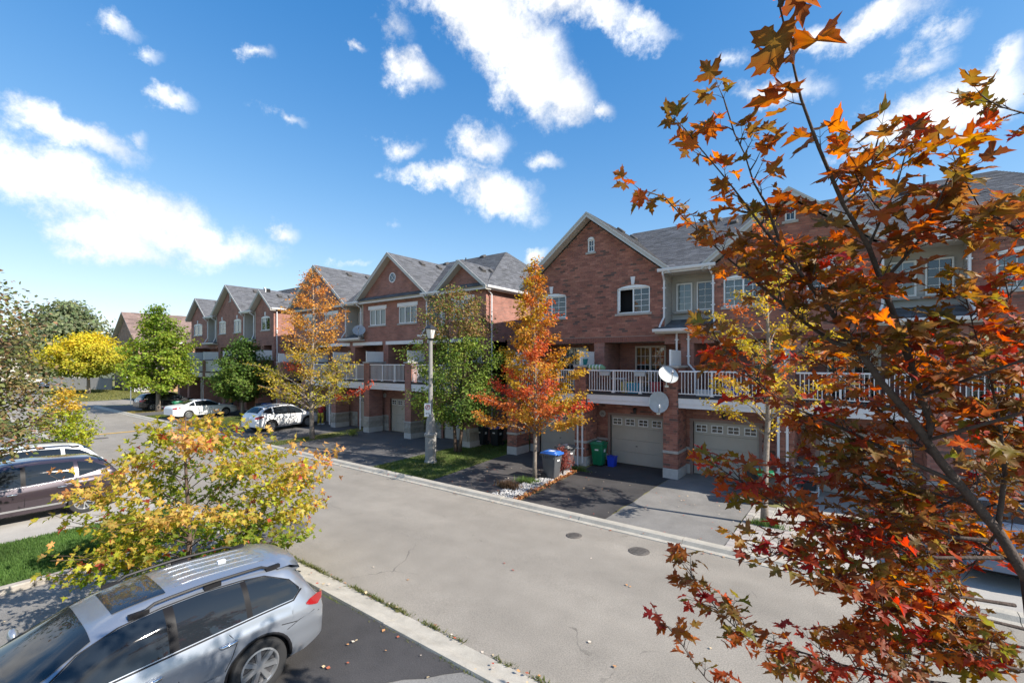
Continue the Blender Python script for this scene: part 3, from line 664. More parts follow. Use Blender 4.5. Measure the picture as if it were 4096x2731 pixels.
def block(P):
    rnd = random.Random(P['seed']); WY = 19.3; EY = 18.92; DY = 18.0; x0, x1 = P['x0'], P['x1']; ze = P['eave']; back = 31.0
    zdk, zdt, zbm = P['deck0'], P['deck1'], P['beam']            # deck underside, deck top, balcony soffit
    root = thing('townhouse_row', P['label'], 'house', ((x0+x1)/2, WY, 0))
    geo = P.get('geo', False); bk = Bricks() if geo else None
    wm = 'mortar' if geo else 'brick_wall'
    wl = MB(); ms = .8; rs = .61; rw = MB(); sh = MB(); rk = MB(); sf = MB()
    ridge_y = EY+(P['ridge']-ze)/rs
    # ---- front wall pieces: (xa, xb, gable peak or None)
    for (xa, xb, gp, wins) in P['front']:
        zt = ze-.02; gab = None
        if gp and not P.get('pediment'): gab = ((xa+xb)/2, zt+ms*(xb-xa)/2, ms)
        holes = [(w[0], w[1], w[2], w[3]) for w in wins]
        if gab and P.get('attic', True): holes.append((gab[0]-.17, gab[0]+.17, ze+1.28, ze+1.86))
        wall_bands(wl, 'x', WY, .25, xa, xb, zbm, zt, holes, gab)
        if geo:
            def fn(z, xa=xa, xb=xb, zt=zt, gab=gab, wins=wins):
                if z > zt:
                    if not gab: return []
                    hw = (gab[1]-z)/ms-.02; iv = [(gab[0]-hw, gab[0]+hw)] if hw > .05 else []
                else: iv = [(xa, xb)]
                hs = []
                for w in wins:
                    if w[2] < z < w[3]: hs.append((w[0], w[1]))
                    elif w[3] <= z < w[3]+.13: t = (z-w[3])/.13; hw = (w[1]-w[0])/2*math.sqrt(max(0, 1-t)); hs.append(((w[0]+w[1])/2-hw, (w[0]+w[1])/2+hw))
                if gab and ze+1.28 < z < ze+1.98: hs.append((gab[0]-.17, gab[0]+.17))
                return subtract(iv, hs)
            bk.panel('x', WY, -1, zbm+.24, gab[1] if gab else zt, fn)
            # soldier course above the balcony opening
            sc_ = MB(); nb = int((xb-xa)/.088)
            for i in range(nb): sc_.box(xa+i*(xb-xa)/nb+.004, xa+(i+1)*(xb-xa)/nb-.004, WY-.016, WY+.02, zbm+.004, zbm+.235)
            o_ = sc_.build('soldier_course', 'soldier', root); o_['kind'] = 'stuff'
        elif P.get('lintels'):
            pass
        for w in wins:
            window(root, w[0], w[1], w[2], w[3], WY, **w[4])
        if gab and P.get('attic', True):
            window(root, gab[0]-.17, gab[0]+.17, ze+1.28, ze+1.86, WY, cols=1, lights=(2, 2), key=False, rise=.12)
        # return walls of the projecting piece into the recesses
        for (ra, rb) in P['recess']:
            pass
    # ---- recesses: siding back wall with windows, little roof, gutter
    for (ra, rb) in P['recess']:
        ry = WY+.95; zf = zbm+.42
        bw = MB(); bw.box(ra, rb, ry+.02, ry+.1, zbm, ze); 
        sidew = bw.build('recess_wall', 'siding', root)
        wx = [(ra+.22, ra+.22+(rb-ra)*.34), (rb-.22-(rb-ra)*.34, rb-.22)]
        sm = MB(); sm.prism([(0, 0), (-.022, 0), (-.004, .105), (0, .105)], 'x', 0, rb-ra); sl = sm.mesh('siding_board', 'siding')
        nzs = int((ze-zf)/.105)
        for i in range(nzs): child('siding_board', sl, sidew, (ra, ry+.02, zf+i*.105))
        for (a, b) in wx: window(root, a, b, P['sill']+.03, P['sill']+1.22, ry-.11, style='flat', cols=1, lights=(2, 4), key=False, room=False, sill=True, backing=rnd.choice(('curtain', 'curtain', 'dark_room')))
        sd_ = MB(); sd2 = MB()
        for i in range(int((ze-zbm)/.105)):
            z = zbm+i*.105
            sd_.prism([(ra, z), (ra+.02, z), (ra+.004, z+.105), (ra, z+.105)], 'y', WY+.02, ry+.02)
            sd2.prism([(rb, z), (rb, z+.105), (rb-.004, z+.105), (rb-.02, z)], 'y', WY+.02, ry+.02)
        sd_.build('side_siding', 'siding', root); sd2.build('side_siding', 'siding', root)
        ym = MB(); ym.box(ra-.12, ra-.002, WY-.012, WY+.06, zf, ze-.02) ; ym.box(rb+.002, rb+.12, WY-.012, WY+.06, zf, ze-.02)
        if not geo: ym.build('corner_board', 'soffit', root)
        lr = MB(); shingle(lr, (ra-.30, WY-.42, zbm+.46), (rb+.30, WY-.42, zbm+.46), (rb+.02, ry, zbm+.95), (ra-.02, ry, zbm+.95), rnd); q = lr.build('recess_shingles', 'shingle', root); q['kind'] = 'stuff'
        l2 = MB(); slab(l2, [(ra-.30, WY-.42, zbm+.455), (rb+.30, WY-.42, zbm+.455), (rb+.02, ry, zbm+.94), (ra-.02, ry, zbm+.94)], .05); l2.box(ra-.28, rb+.28, WY-.40, WY-.005, zbm+.30, zbm+.40); l2.build('recess_roof', 'soffit', root)
        gutter(root, ra-.34, rb+.34, WY-.42, zbm+.49)
        bm = MB(); bm.box(ra, rb, WY, WY+.3, zbm-.12, zbm+.42); bm.build('recess_beam', 'brick_wall', root)
        gutter(root, ra-.15, rb+.15, EY, ze+.02)
        sf.box(ra, rb, EY, ry+.1, ze-.10, ze-.06)
        ex = ra+.02
        for xx, sgn in ((ra+.06, 1), (rb-.06, -1)):
            downspout(root, [(xx, EY-.06, ze-.10), (xx, EY-.03, ze-.22), (xx-.05*sgn, WY-.10, ze-.42), (xx-.05*sgn, WY-.10, zbm+1.0), (xx-.12*sgn, WY-.22, zbm+.78), (xx-.17*sgn, WY-.34, zbm+.56)])
    # ---- balcony level: back wall with sliding doors, party walls, soffit
    by = 21.0
    bw = MB(); bw.box(x0, x1, by+.02, by+.2, zdt, zbm+.1); bw.build('balcony_wall', 'brick_wall', root)
    sp = MB(); sp.box(x0+.01, x1-.01, WY+.26, by+.05, zbm+.02, zbm+.08); sp.build('balcony_soffit', 'soffit', root)
    beams = MB()
    for (xa, xb) in P['units']:
        # party pier in the wall plane
        pier = MB(); pier.box(xb-.27, xb+.25, WY+.001, by+.02, zdt, zbm-.001); pier.build('party_wall', 'brick_wall', root)
        sx0, sx1 = P['slider'](xa, xb)
        f = MB(); f.box(sx0, sx0+.07, by-.05, by+.03, zdt, zdt+2.12); f.box(sx1-.07, sx1, by-.05, by+.03, zdt, zdt+2.12); f.box(sx0+.07, sx1-.07, by-.05, by+.03, zdt+2.04, zdt+2.12); xm = (sx0+sx1)/2; f.box(xm-.05, xm+.05, by-.045, by+.03, zdt, zdt+2.04)
        dr = f.build('patio_door', 'garage_frame', root)
        for (a, b) in ((sx0+.07, xm-.05), (xm+.05, sx1-.07)):
            g = MB(); g.quad((a, by, zdt+.05), (b, by, zdt+.05), (b, by, zdt+2.04), (a, by, zdt+2.04)); g.build('pane', 'pane', dr)
            m = MB()
            for j in (1, 2): xx = a+(b-a)*j/3; m.box(xx-.01, xx+.01, by-.014, by-.002, zdt+.05, zdt+2.04)
            for j in range(1, 5): zz = zdt+.05+1.99*j/5; m.box(a, b, by-.013, by-.003, zz-.01, zz+.01)
            m.build('glazing_bar', 'white_vinyl', dr)
        rr = MB(); rr.box(sx0+.07, sx1-.07, by+.015, by+.019, zdt, zdt+2.04); rr.build('interior', 'curtain_dark', dr)
        if P.get('lintels'):
            lb = MB(); lb.bev(xa+.02, xb-.34, WY-.03, WY+.02, zbm-.02, zbm+.20, .01); lb.build('balcony_lintel', 'white_trim', root)
    # ---- deck, piers, railings, dividers
    dk = MB()
    for (xa, xb) in P['units']: 
        f = MB(); f.box(xa+.02, xb-.56, DY+.03, DY+.08, zdk+.16, zdt-.02); f.box(xa+.02, xb-.56, DY+.055, DY+.1, zdk, zdk+.155); f.build('deck_fascia', 'white_trim', root)
        b = MB(); b.box(xa+.02, xb-.56, DY+.01, DY+.12, zdt-.018, zdt+.09); b.build('deck_edge', 'deck_black', root)
    dk.box(x0, x1, DY+.11, by, zdt-.12, zdt+.01); dk.build('deck', 'deck_black', root)
    ds = MB(); ds.box(x0, x1, DY+.12, WY-.005, zdk+.01, zdk+.06); ds.build('deck_soffit', 'soffit', root)
    pw = .27
    for i, px in enumerate(P['piers']):
        pm_ = MB(); pm_.box(px-pw, px+pw, DY, DY+1.05, .98 if P.get('stone') else .42, zdt+P['pier_top']); pr = pm_.build('pier', 'brick_wall' if not geo else 'mortar', root)
        if geo:
            zlo = .42
            bk.panel('x', DY, -1, .44, zdt+P['pier_top'], lambda z, px=px: [(px-pw, px+pw)])
            bk.panel('y', px+pw, 1, .44, zdt+P['pier_top'], lambda z: [(DY-.01, DY+1.05)])
            bk.panel('y', px-pw, -1, .44, zdt+P['pier_top'], lambda z: [(DY-.01, DY+1.05)])
            fb = MB(); fb.bev(px-pw-.025, px+pw+.025, DY-.035, DY+1.06, 0, .42, .012); fb.build('pier_base', 'foundation', root)
            bd = MB(); bd.bev(px-pw-.03, px+pw+.03, DY-.04, DY+1.06, 1.02, 1.12, .01); bd.build('pier_band', 'stone_cap', root)
        elif P.get('stone'):
            fb = MB(); fb.bev(px-pw-.03, px+pw+.03, DY-.04, DY+1.06, 0, .36, .012); fb.build('pier_base', 'foundation', root)
            stone_face(root, px-pw-.02, px+pw+.02, DY-.03, DY+1.05, .365, .97, rnd)
            bd = MB(); bd.bev(px-pw-.05, px+pw+.05, DY-.06, DY+1.06, .975, 1.06, .01); bd.build('pier_band', 'stone_cap', root)
        cp = MB(); zc = zdt+P['pier_top']; cp.bev(px-pw-.06, px+pw+.06, DY-.07, DY+2.05, zc+.003, zc+.09, .015); cp.build('pier_cap', 'stone_cap', root)
        dv = MB(); dv.box(px-.10, px+.10, DY+1.05, by, zdt+.01, zc); dv.build('divider_wall', 'brick_wall', root)
        ps = MB(); ps.bev(px-.02, px+.02, DY+.02, DY+2.0, zc+.094, zc+.094+P['screen_h'], .008); ps.box(px-.035, px+.035, DY-.02, DY+.05, zc+.092, zc+.11+P['screen_h']); ps.build('privacy_screen', 'white_vinyl', root)
    for (xa, xb) in P['units']:
        n = 2; a, b = xa+.02, xb-.56
        railing(root, a, b, DY+.06, zdt+.085, zdt+P['rail_h'], [a+(b-a)*k for k in P.get('rail_posts', (.37, .72))], P.get('rail_screen'))
    # ---- garage level
    gy = WY
    holes = [(a, b, 0, z) for (a, b, z, k) in P['doors']]
    gz = zdk+.02
    gm = MB(); wall_bands(gm, 'x', gy, .3, x0, x1, 0, gz, holes); gm.build('garage_wall', wm, root)
    if geo:
        bk.panel('x', gy, -1, .44, gz, lambda z: subtract([(x0, x1)], [(a-.11, b+.11) for (a, b, zz, k) in P['doors'] if z < zz+.1]))
        for u, v in subtract([(x0, x1)], [(a-.11, b+.11) for (a, b, zz, k) in P['doors']]):
            fb = MB(); fb.bev(u, v, gy-.03, gy+.02, 0, .42, .01); fb.build('plinth', 'foundation', root)
            bd = MB(); bd.bev(u, v, gy-.04, gy+.02, 1.02, 1.12, .01); bd.build('stone_band', 'stone_cap', root)
    elif P.get('stone'):
        for u, v in subtract([(x0, x1)], [(a-.11, b+.11) for (a, b, zz, k) in P['doors']]):
            stone_face(root, u, v, gy-.03, gy+.02, .02, .97, rnd)
            bd = MB(); bd.bev(u, v, gy-.05, gy+.02, .975, 1.06, .01); bd.build('stone_band', 'stone_cap', root)
    for (a, b, z, k) in P['doors']:
        garage_door(root, a, b, gy+.16, .05, z-.05, k)
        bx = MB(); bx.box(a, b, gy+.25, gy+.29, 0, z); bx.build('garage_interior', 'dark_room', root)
    # ---- side and back walls
    for xs, d in ((x0, .25), (x1, -.25)):
        s = MB(); s.prism([(WY+.302, 0), (back, 0), (back, ze-.02), (WY+.302, ze-.02)], 'x', xs, xs+d); s.build('side_wall', 'brick_wall', root)
        pk = MB(); 
    s = MB(); s.box(x0, x1, back-.01, back+.2, 0, ze-.02); s.build('rear_wall', 'brick_wall', root)
    wl.build('front_wall', wm, root)
    if geo: bk.finish(root)
    # ---- roof
    zr = P['ridge']; hx = (zr-ze)/P.get('hip', 1.0); ox = .33
    L0, L1 = x0-ox, x1+ox; ya, yb = EY, back+.4; yr = (ya+yb)/2; hs = (zr-ze)/(yr-ya)
    def zmain(y): return ze+(y-EY)*hs
    A, B, C, D = (L0, ya, ze), (L1, ya, ze), (L1, yb, ze), (L0, yb, ze); E_, F_ = (L0+hx, yr, zr), (L1-hx, yr, zr)
    if not P.get('pediment'):
        ys_ = WY+.30; zs_ = zmain(ys_); k_ = (ys_-ya)/(yr-ya); A2 = (L0+hx*k_, ys_, zs_); B2 = (L1-hx*k_, ys_, zs_); planes = [(A2, B2, F_, E_)]
        for (ra, rb) in P['recess']: planes.append(((ra-.02, ya, ze), (rb+.02, ya, ze), (rb+.02, ys_, zs_), (ra-.02, ys_, zs_)))
    else: planes = [(A, B, F_, E_)]
    for q in planes+[(B, C, F_, F_), (C, D, E_, F_), (D, A, E_, E_)]:
        shingle(sh, q[0], q[1], q[2], q[3], rnd); pts = [q[0], q[1], q[2]]+([q[3]] if q[3] != q[2] else []); slab(rw, pts, .11)
    fs = MB()
    for (ra, rb, qa, qb) in ([(L0+.02, L1-.02, ya+.01, ya+.05)] if P.get('pediment') else [(u, v, ya+.01, ya+.05) for u, v in P['recess']])+[(L1-.05, L1-.01, ya+.05, yb), (L0+.01, L0+.05, ya+.05, yb)]:
        fs = MB(); fs.box(ra, rb, qa, qb, ze-.17, ze-.01); fs.build('fascia', 'white_trim', root)
    gutter(root, ya, yb, L1, ze+.02, 'y')
    if P.get('pediment'): sf.box(L0+.05, L1-.05, ya+.05, WY+.24, ze-.165, ze-.13)
    sf.box(x1+.0, L1-.05, WY+.24, yb, ze-.165, ze-.13); sf.box(L0+.05, x0, WY+.24, yb, ze-.165, ze-.13)
    for (xa, xb, gp, wins) in P['front']:
        if not gp: continue
        xm = (xa+xb)/2; ov = .36; half = (xb-xa)/2+ov; zp = ze+ms*half; yf = EY-.10
        if P.get('pediment') and gp != 'flush': pass
        yv = EY+(zp-ze)/hs; z0_ = ze
        for s_ in (-1, 1):
            a_, b_, c_, d_ = (xm+s_*half, yf, z0_), (xm+s_*half, EY, z0_), (xm, yv, zp), (xm, yf, zp)
            if s_ < 0: shingle(sh, b_, a_, d_, c_, rnd)
            else: shingle(sh, a_, b_, c_, d_, rnd)
            slab(rw, [a_, b_, c_, d_], .10)
            # rake board and soffit under the overhang
            nx = 1/math.sqrt(1+ms*ms)
            rk.prism([(xm+s_*half, z0_-.20), (xm+s_*half, z0_-.03), (xm, zp-.03), (xm, zp-.22)], 'y', yf+.012, yf+.05)
            rk.prism([(xm+s_*half*1.005, z0_-.05), (xm+s_*half*1.005, z0_+.015), (xm, zp+.02), (xm, zp-.05)], 'y', yf-.015, yf+.011)
            sf.prism([(xm+s_*half, z0_-.21), (xm+s_*half, z0_-.18), (xm, zp-.18), (xm, zp-.21)], 'y', yf+.05, WY)
        if P.get('pediment'):
            tw = MB(); hh = half-.22; tw.prism([(xm-hh, ze+.02), (xm+hh, ze+.02), (xm, ze+.02+ms*hh)], 'y', WY-.02, WY+.2); tw.build('gable_wall', 'brick_wall', root)
            sk = MB(); shingle(sk, (xm-half, EY-.10, ze+.0), (xm+half, EY-.10, ze+.0), (xm+half-.3, WY-.02, ze+.28), (xm-half+.3, WY-.02, ze+.28), rnd); q = sk.build('skirt_shingles', 'shingle', root); q['kind'] = 'stuff'
            if half > 3:
                rd = MB(); rd.lathe([(.33, WY-.05), (.33, WY), (.27, WY), (.27, WY-.05)], 24, (xm, 0, ze+1.35), 'y', True); ob = rd.build('round_window', 'white_trim', root)
                rd = MB(); rd.lathe([(.275, WY-.035), (.275, WY-.03)], 24, (xm, 0, ze+1.35), 'y'); rd.build('pane', 'paint_black', ob)
                rd = MB()
                for q in (45, -45):
                    c, s2 = math.cos(R(q))*.28, math.sin(R(q))*.28; rd.tube([(xm-c, WY-.04, ze+1.35-s2), (xm+c, WY-.04, ze+1.35+s2)], .018, 4)
                rd.build('glazing_bar', 'white_trim', ob)
        if not P.get('no_vents'):
            for t in (.45, .75):
                yy = EY+(yv-EY)*t; roof_vent(root, xm+.55, yy, zp-.55*ms+.01, 0, math.atan(ms))
    o = sh.build('roof_shingles', 'shingle', root); o['kind'] = 'stuff'
    rw.build('roof', 'soffit', root); rk.build('rake_board', 'rake', root); sf.build('soffit', 'soffit', root)
    for t in P.get('vents', ()):
        yy = ya+(yr-ya)*t[1]; roof_vent(root, t[0], yy, zmain(yy)+.01, math.atan(hs), 0)
    for t in P.get('pipes', ()):
        yy = ya+(yr-ya)*t[1]; b = MB(); b.tube([(t[0], yy, zmain(yy)-.05), (t[0], yy, zmain(yy)+.42)], .045, 8); b.build('vent_pipe', 'black_metal', root)
    for pts in P.get('downs', ()): downspout(root, pts)
    for (px, pz, txt) in P.get('plaques', ()):
        b = MB(); b.lathe([(.155, gy-.035), (.155, gy-.008)], 20, (px, 0, pz), 'y'); pq = b.build('house_number_plaque', 'stone_cap', root)
        if txt:
            o = child('numerals', text_mesh(txt, .15, 'sign_black'), pq, (px, gy-.04, pz), (R(90), 0, 0))
    return root
def stone_face(root, u0, u1, yf, yb, z0, z1, rnd):
    z = z0
    b0 = None
    while z < z1-.05:
        h = min(rnd.choice((.16, .20, .26)), z1-z); 
        if z1-z-h < .08: h = z1-z
        x = u0
        while x < u1-.02:
            w = min(rnd.uniform(.28, .6), u1-x)
            if u1-x-w < .12: w = u1-x
            b = MB(); q = rnd.uniform(.75, 1.15); b.cur = (q, q*.99, q*rnd.uniform(.94, 1.02)); pr = rnd.uniform(0, .018)
            b.bev(x+.006, x+w-.006, yf-pr, yb, z+.005, z+h-.005, .012); b.build('stone', 'stone_block', root); x += w
        z += h
AW = dict(cols=2, lights=(2, 4))
unit_slider_left = lambda xa, xb: (xa+.95, xa+2.35)
A = block(dict(seed=1, label='red brick townhouse row with garages and balconies, nearest across the road', geo=True, x0=-13.3, x1=7.4, eave=8.40, ridge=11.9, deck0=2.80, deck1=3.20, beam=5.45, sill=6.72,
    pier_top=1.15, screen_h=.60, rail_h=1.04,
    front=[(-13.3, -6.45, 1, [(-12.85, -11.2, 6.72, 7.78, dict(cols=2, lights=(2, 4), curtain=None)), (-8.58, -7.08, 6.72, 7.82, dict(cols=2, lights=(2, 4), open_left=True))]),
           (-4.5, 0.68, 1, [(-4.15, -2.75, 6.72, 7.80, dict(cols=2, lights=(2, 4), curtain=[(0, .45)])), (-1.4, .1, 6.72, 7.80, dict(cols=2, lights=(2, 4), curtain=[(.3, 1)]))]),
           (2.72, 7.4, 1, [(3.28, 4.9, 6.70, 7.78, dict(cols=2, lights=(2, 3), curtain=[(0, 1)])), (5.6, 7.0, 6.7, 7.78, dict(cols=2))])],
    recess=[(-6.45, -4.5), (.68, 2.72)],
    units=[(-13.23, -9.45), (-9.45, -5.52), (-5.52, -1.64), (-1.64, 2.22), (2.22, 6.1)],
    slider=lambda xa, xb: {-9.45: (-8.4, -6.95), -5.52: (-3.4, -1.95)}.get(xa, (xa+.75, xa+2.35) if xa < 2 else (2.9, 5.2)),
    piers=[-13.5, -9.73, -5.79, -1.93, 1.93, 5.83], doors=[(-12.75, -10.45, 2.18, 4), (-8.92, -6.52, 2.18, 4), (-5.30, -2.92, 2.18, 4), (-1.03, 1.37, 2.18, 4), (2.75, 5.15, 2.18, 4)],
    vents=[(-5.6, .93), (-4.7, .80), (-3.6, .93), (1.6, .82), (2.6, .82), (-6.0, .8)], pipes=[(-4.2, .95), (-3.9, .85), (2.2, .95)],
    downs=[[(-9.83, 17.93, 2.72), (-9.83, 17.93, .12), (-9.75, 17.8, .06)], [(-9.60, 17.93, 2.72), (-9.60, 17.93, .15)], [(-2.12, 17.93, 2.72), (-2.12, 17.93, .2)], [(-1.86, 17.93, 2.72), (-1.86, 17.93, .2), (-1.80, 17.75, .1)],
           [(-5.92, 19.2, 5.75), (-5.92, 19.2, 4.45)], [(-5.45, 19.2, 5.75), (-5.45, 19.2, 4.5), (-5.15, 19.05, 4.2), (-5.15, 19.05, 3.3)], [(1.5, 19.2, 5.75), (1.5, 19.2, 3.4)], [(1.95, 19.2, 5.75), (1.95, 19.2, 3.4)]],
    plaques=[(-9.28, 2.22, '35'), (-1.48, 2.22, '39')]))
B = block(dict(seed=2, label='red brick townhouse row with round gable window and stone base, middle of the street', x0=-36.9, x1=-16.25, eave=8.70, ridge=12.15, deck0=2.84, deck1=3.28, beam=5.72, sill=7.0, stone=True,
    pediment=True, lintels=True, attic=False, pier_top=1.20, screen_h=.66, rail_h=1.14,
    front=[(-36.7, -29.35, 1, [(-35.2, -33.5, 7.03, 8.1, dict(style='flat', key=False, lintel=True, cols=2, lights=None, curtain=[(0, 1)])), (-32.2, -30.5, 7.03, 8.1, dict(style='flat', key=False, lintel=True, lights=None, curtain=[(0, .6)]))]),
           (-27.5, -20.9, 1, [(-26.65, -24.95, 7.03, 8.1, dict(style='flat', key=False, lintel=True, cols=3, lights=None, curtain=[(0, .95)])), (-23.6, -21.9, 7.03, 8.1, dict(style='flat', key=False, lintel=True, cols=3, lights=None, curtain=[(0, .3), (.7, 1)]))]),
           (-19.55, -16.25, 1, [(-18.75, -17.2, 7.03, 8.1, dict(style='flat', key=False, lintel=True, cols=2, lights=(2, 4)))])],
    recess=[(-29.35, -27.5), (-20.9, -19.55)],
    units=[(-32.9, -28.6), (-28.6, -24.93), (-24.93, -20.95), (-20.95, -16.5)], slider=lambda xa, xb: (xa+1.2, xa+2.9),
    piers=[-36.6, -32.9, -28.95, -25.2, -21.2, -16.55], doors=[(-35.9, -33.6, 2.2, 4), (-32.3, -30.0, 2.2, 4), (-27.9, -25.6, 2.2, 4), (-24.5, -22.15, 2.2, 4), (-19.6, -17.2, 2.2, 4)],
    vents=[(-27.5, .93), (-24.7, .92), (-23.2, .92), (-21.2, .95), (-20.5, .6)], pipes=[(-22.8, .78), (-22.0, .8)],
    downs=[[(-16.15, 19.2, 8.6), (-16.10, 19.6, 8.3), (-16.10, 19.6, .2)], [(-25.5, 17.92, 2.9), (-25.75, 17.92, 2.7), (-25.75, 17.92, .2)], [(-29.3, 17.92, 2.9), (-29.3, 17.92, .2)]],
    plaques=[(-25.0, 2.35, '')]))
C_ = block(dict(seed=3, label='red brick townhouse row at the far end, three gables, partly behind green trees', x0=-58.7, x1=-40.1, eave=9.15, ridge=12.4, deck0=3.05, deck1=3.5, beam=6.0, sill=7.35, pier_top=1.2, screen_h=.75, rail_h=1.16, rail_screen='dish_white',
    front=[(-58.7, -54.0, 1, [(-58.0, -55.7, 7.4, 8.5, dict(cols=2, lights=None, curtain=[(.4, .8)]))]),
           (-52.0, -45.6, 1, [(-51.4, -49.8, 7.35, 8.5, dict(cols=1, lights=(2, 4), curtain=[(.5, 1)])), (-48.0, -46.4, 7.35, 8.5, dict(cols=2, lights=None, curtain=[(0, 1)]))]),
           (-43.6, -40.1, 1, [(-42.4, -40.8, 7.35, 8.45, dict(cols=2, lights=None, curtain=[(.0, .5)]))])],
    recess=[(-54.0, -52.0), (-45.6, -43.6)], units=[(-55.4, -51.3), (-51.3, -46.7), (-46.7, -42.2), (-42.2, -40.2)], slider=lambda xa, xb: (xa+.7, xa+1.6) if xb-xa < 3 else (xa+1.2, xa+2.9),
    piers=[-58.4, -55.6, -51.6, -47.0, -42.5, -40.4], doors=[(-54.7, -52.3, 2.3, 4), (-50.8, -48.3, 2.3, 4), (-46.2, -43.8, 2.3, 4)],
    vents=[(-44.5, .93), (-43.6, .93), (-42.8, .9)], downs=[[(-39.95, 19.5, 8.9), (-39.95, 19.5, .2)], [(-51.95, 17.92, 2.95), (-51.95, 17.92, .2)], [(-51.3, 17.92, 2.95), (-51.5, 17.92, 2.7), (-51.5, 17.92, .2)]]))
# ------------------------------------------------------------------ cars (local frame: +y is the nose, z up)
def lin(pts, v):
    if v <= pts[0][0]: return pts[0][1]
    for (a, p), (b, q) in zip(pts, pts[1:]):
        if v <= b: return p+(q-p)*(v-a)/(b-a)
    return pts[-1][1]
def smo(pts, v, w=.05): return (lin(pts, v-w)+2*lin(pts, v)+lin(pts, v+w))/4
def sstep(a, b, v): t = min(1, max(0, (v-a)/(b-a))); return t*t*(3-2*t)
class Car:
    def __init__(s, P): s.P = P; s.L = P['L']; s.h = s.L/2
    def W(s, y):
        P = s.P; e = (s.h-abs(y)); f = P['nose'] if y > 0 else P['tail']; r = P['round']
        t = min(1, max(0, e/r)); return P['W']/2*(f+(1-f)*math.sqrt(max(0, 1-(1-t)**2)))
    def top(s, y): return smo(s.P['top'], y, s.P.get('sm', .06))
    def belt(s, y): return smo(s.P['belt'], y, .08)
    def low(s, y):
        z = s.P['sill']+.10*(1-min(1, (s.h-abs(y))/.35))
        for yc in s.P['axles']:
            R_ = s.P['arch']; d = R_*R_-(y-yc)**2
            if d > 0: z = max(z, s.P['wr']+math.sqrt(d))
        return z
    def lo(s, y, z):                                        # half width of the body side at height z
        zb = s.belt(y); t = min(1, max(0, (z-s.P['sill'])/(zb-s.P['sill'])))
        f = .945+.055*math.sin(math.pi*min(1, t*1.15)**.8*.62) if t < .5 else .945+.055*math.sin(math.pi*min(1, t*1.15)**.8*.62)
        f = .93+.07*(1-((t-.55)/.55)**2) if t < .55 else 1-.05*((t-.55)/.45)**2
        cr = s.P.get('crease', .012)*math.exp(-((t-.80)/.07)**2)-s.P.get('crease', .012)*.8*math.exp(-((t-.38)/.12)**2)
        return s.W(y)*f+cr
    def up(s, y, th):                                       # shoulder (th = 0) to roof centre (th = pi/2)
        zb = s.belt(y); gh = max(.01, s.top(y)-zb); g = sstep(.12, .42, gh); n = 2.2+1.9*g; xb = s.lo(y, zb)
        c, q = max(0, math.cos(th))**(2/n), math.sin(th)**(2/n)
        return (xb*c*(1-s.P.get('tumble', .20)*g*q)*(1-.015*g), zb+gh*q)
    def th(s, y, f):
        gh = max(.01, s.top(y)-s.belt(y)); g = sstep(.12, .42, gh); n = 2.2+1.9*g; return math.asin(min(1, max(0, f))**(n/2))
    def sec(s, y):
        zl, zb = s.low(y), s.belt(y); pts = [(s.lo(y, zl)-.05, zl-.0)]
        zs = [zl+(zb-zl)*i/13 for i in range(14)]
        pts += [(s.lo(y, z), z) for z in zs]
        pts += [s.up(y, math.pi/2*i/18) for i in range(1, 19)]
        return pts
    def stations(s):
        a = list(np.linspace(-s.h, s.h, 120))
        for yc in s.P['axles']:
            for k in np.linspace(-1, 1, 33): a.append(yc+s.P['arch']*math.sin(k*math.pi/2))
        a += [s.h-x for x in (.01, .03, .06, .1, .15)]+[-s.h+x for x in (.01, .03, .06, .1, .15)]
        return sorted(set(round(v, 4) for v in a if -s.h <= v <= s.h))
    def body(s):
        b = MB(); ys = s.stations(); rows = []
        for y in ys:
            p = s.sec(y); rows.append([(x, y, z) for x, z in p]+[(-x, y, z) for x, z in p[-2::-1]])
        b.grid(rows)
        for r in (rows[0], rows[-1]): b.add(r, [tuple(range(len(r))) if r is rows[0] else tuple(range(len(r)-1, -1, -1))])
        return b
    def patch(s, pts, side=1, off=.013, n=60, m=10):         # pts: (y, f0, f1), fractions of the glasshouse height
        b = MB(); ys = np.linspace(pts[0][0], pts[-1][0], n); rows = []
        for y in ys:
            f0 = lin([(p[0], p[1]) for p in pts], y); f1 = lin([(p[0], p[2]) for p in pts], y); r = []
            for i in range(m+1):
                f = f0+(f1-f0)*i/m; t = s.th(y, f); x, z = s.up(y, t); x2, z2 = s.up(y, min(1.57, t+.02)); dx, dz = z2-z, -(x2-x); l = math.hypot(dx, dz) or 1
                r.append((side*(x+off*dx/l), y, z+off*dz/l))
            rows.append(r)
        b.grid(rows); return b
    def toppatch(s, ya, yb, e0, e1, off=.010, n=30, m=24, f0=None):   # windscreen, rear glass, sunroof: half widths e0..e1
        b = MB(); rows = []
        for y in np.linspace(ya, yb, n):
            e = lin([(ya, e0), (yb, e1)], y); r = []
            for i in range(m+1):
                x = e*(2*i/m-1); r.append((x, y, s.ztop(y, abs(x))))
            rows.append(r)
        out = []
        for i, r in enumerate(rows):
            q = []
            for j, p in enumerate(r):
                a, c = rows[max(0, i-1)][j], rows[min(n-1, i+1)][j]; t = Vector(c)-Vector(a); t2 = Vector(r[min(m, j+1)])-Vector(r[max(0, j-1)])
                nn = t2.cross(t); nn.normalize(); nn = nn if nn.z > 0 else -nn; q.append(tuple(Vector(p)+nn*off))
            out.append(q)
        b.grid(out); return b
    def ztop(s, y, x):
        lo_, hi = 0.0, math.pi/2
        for _ in range(22):
            m_ = (lo_+hi)/2
            if s.up(y, m_)[0] > x: lo_ = m_
            else: hi = m_
        return s.up(y, (lo_+hi)/2)[1]
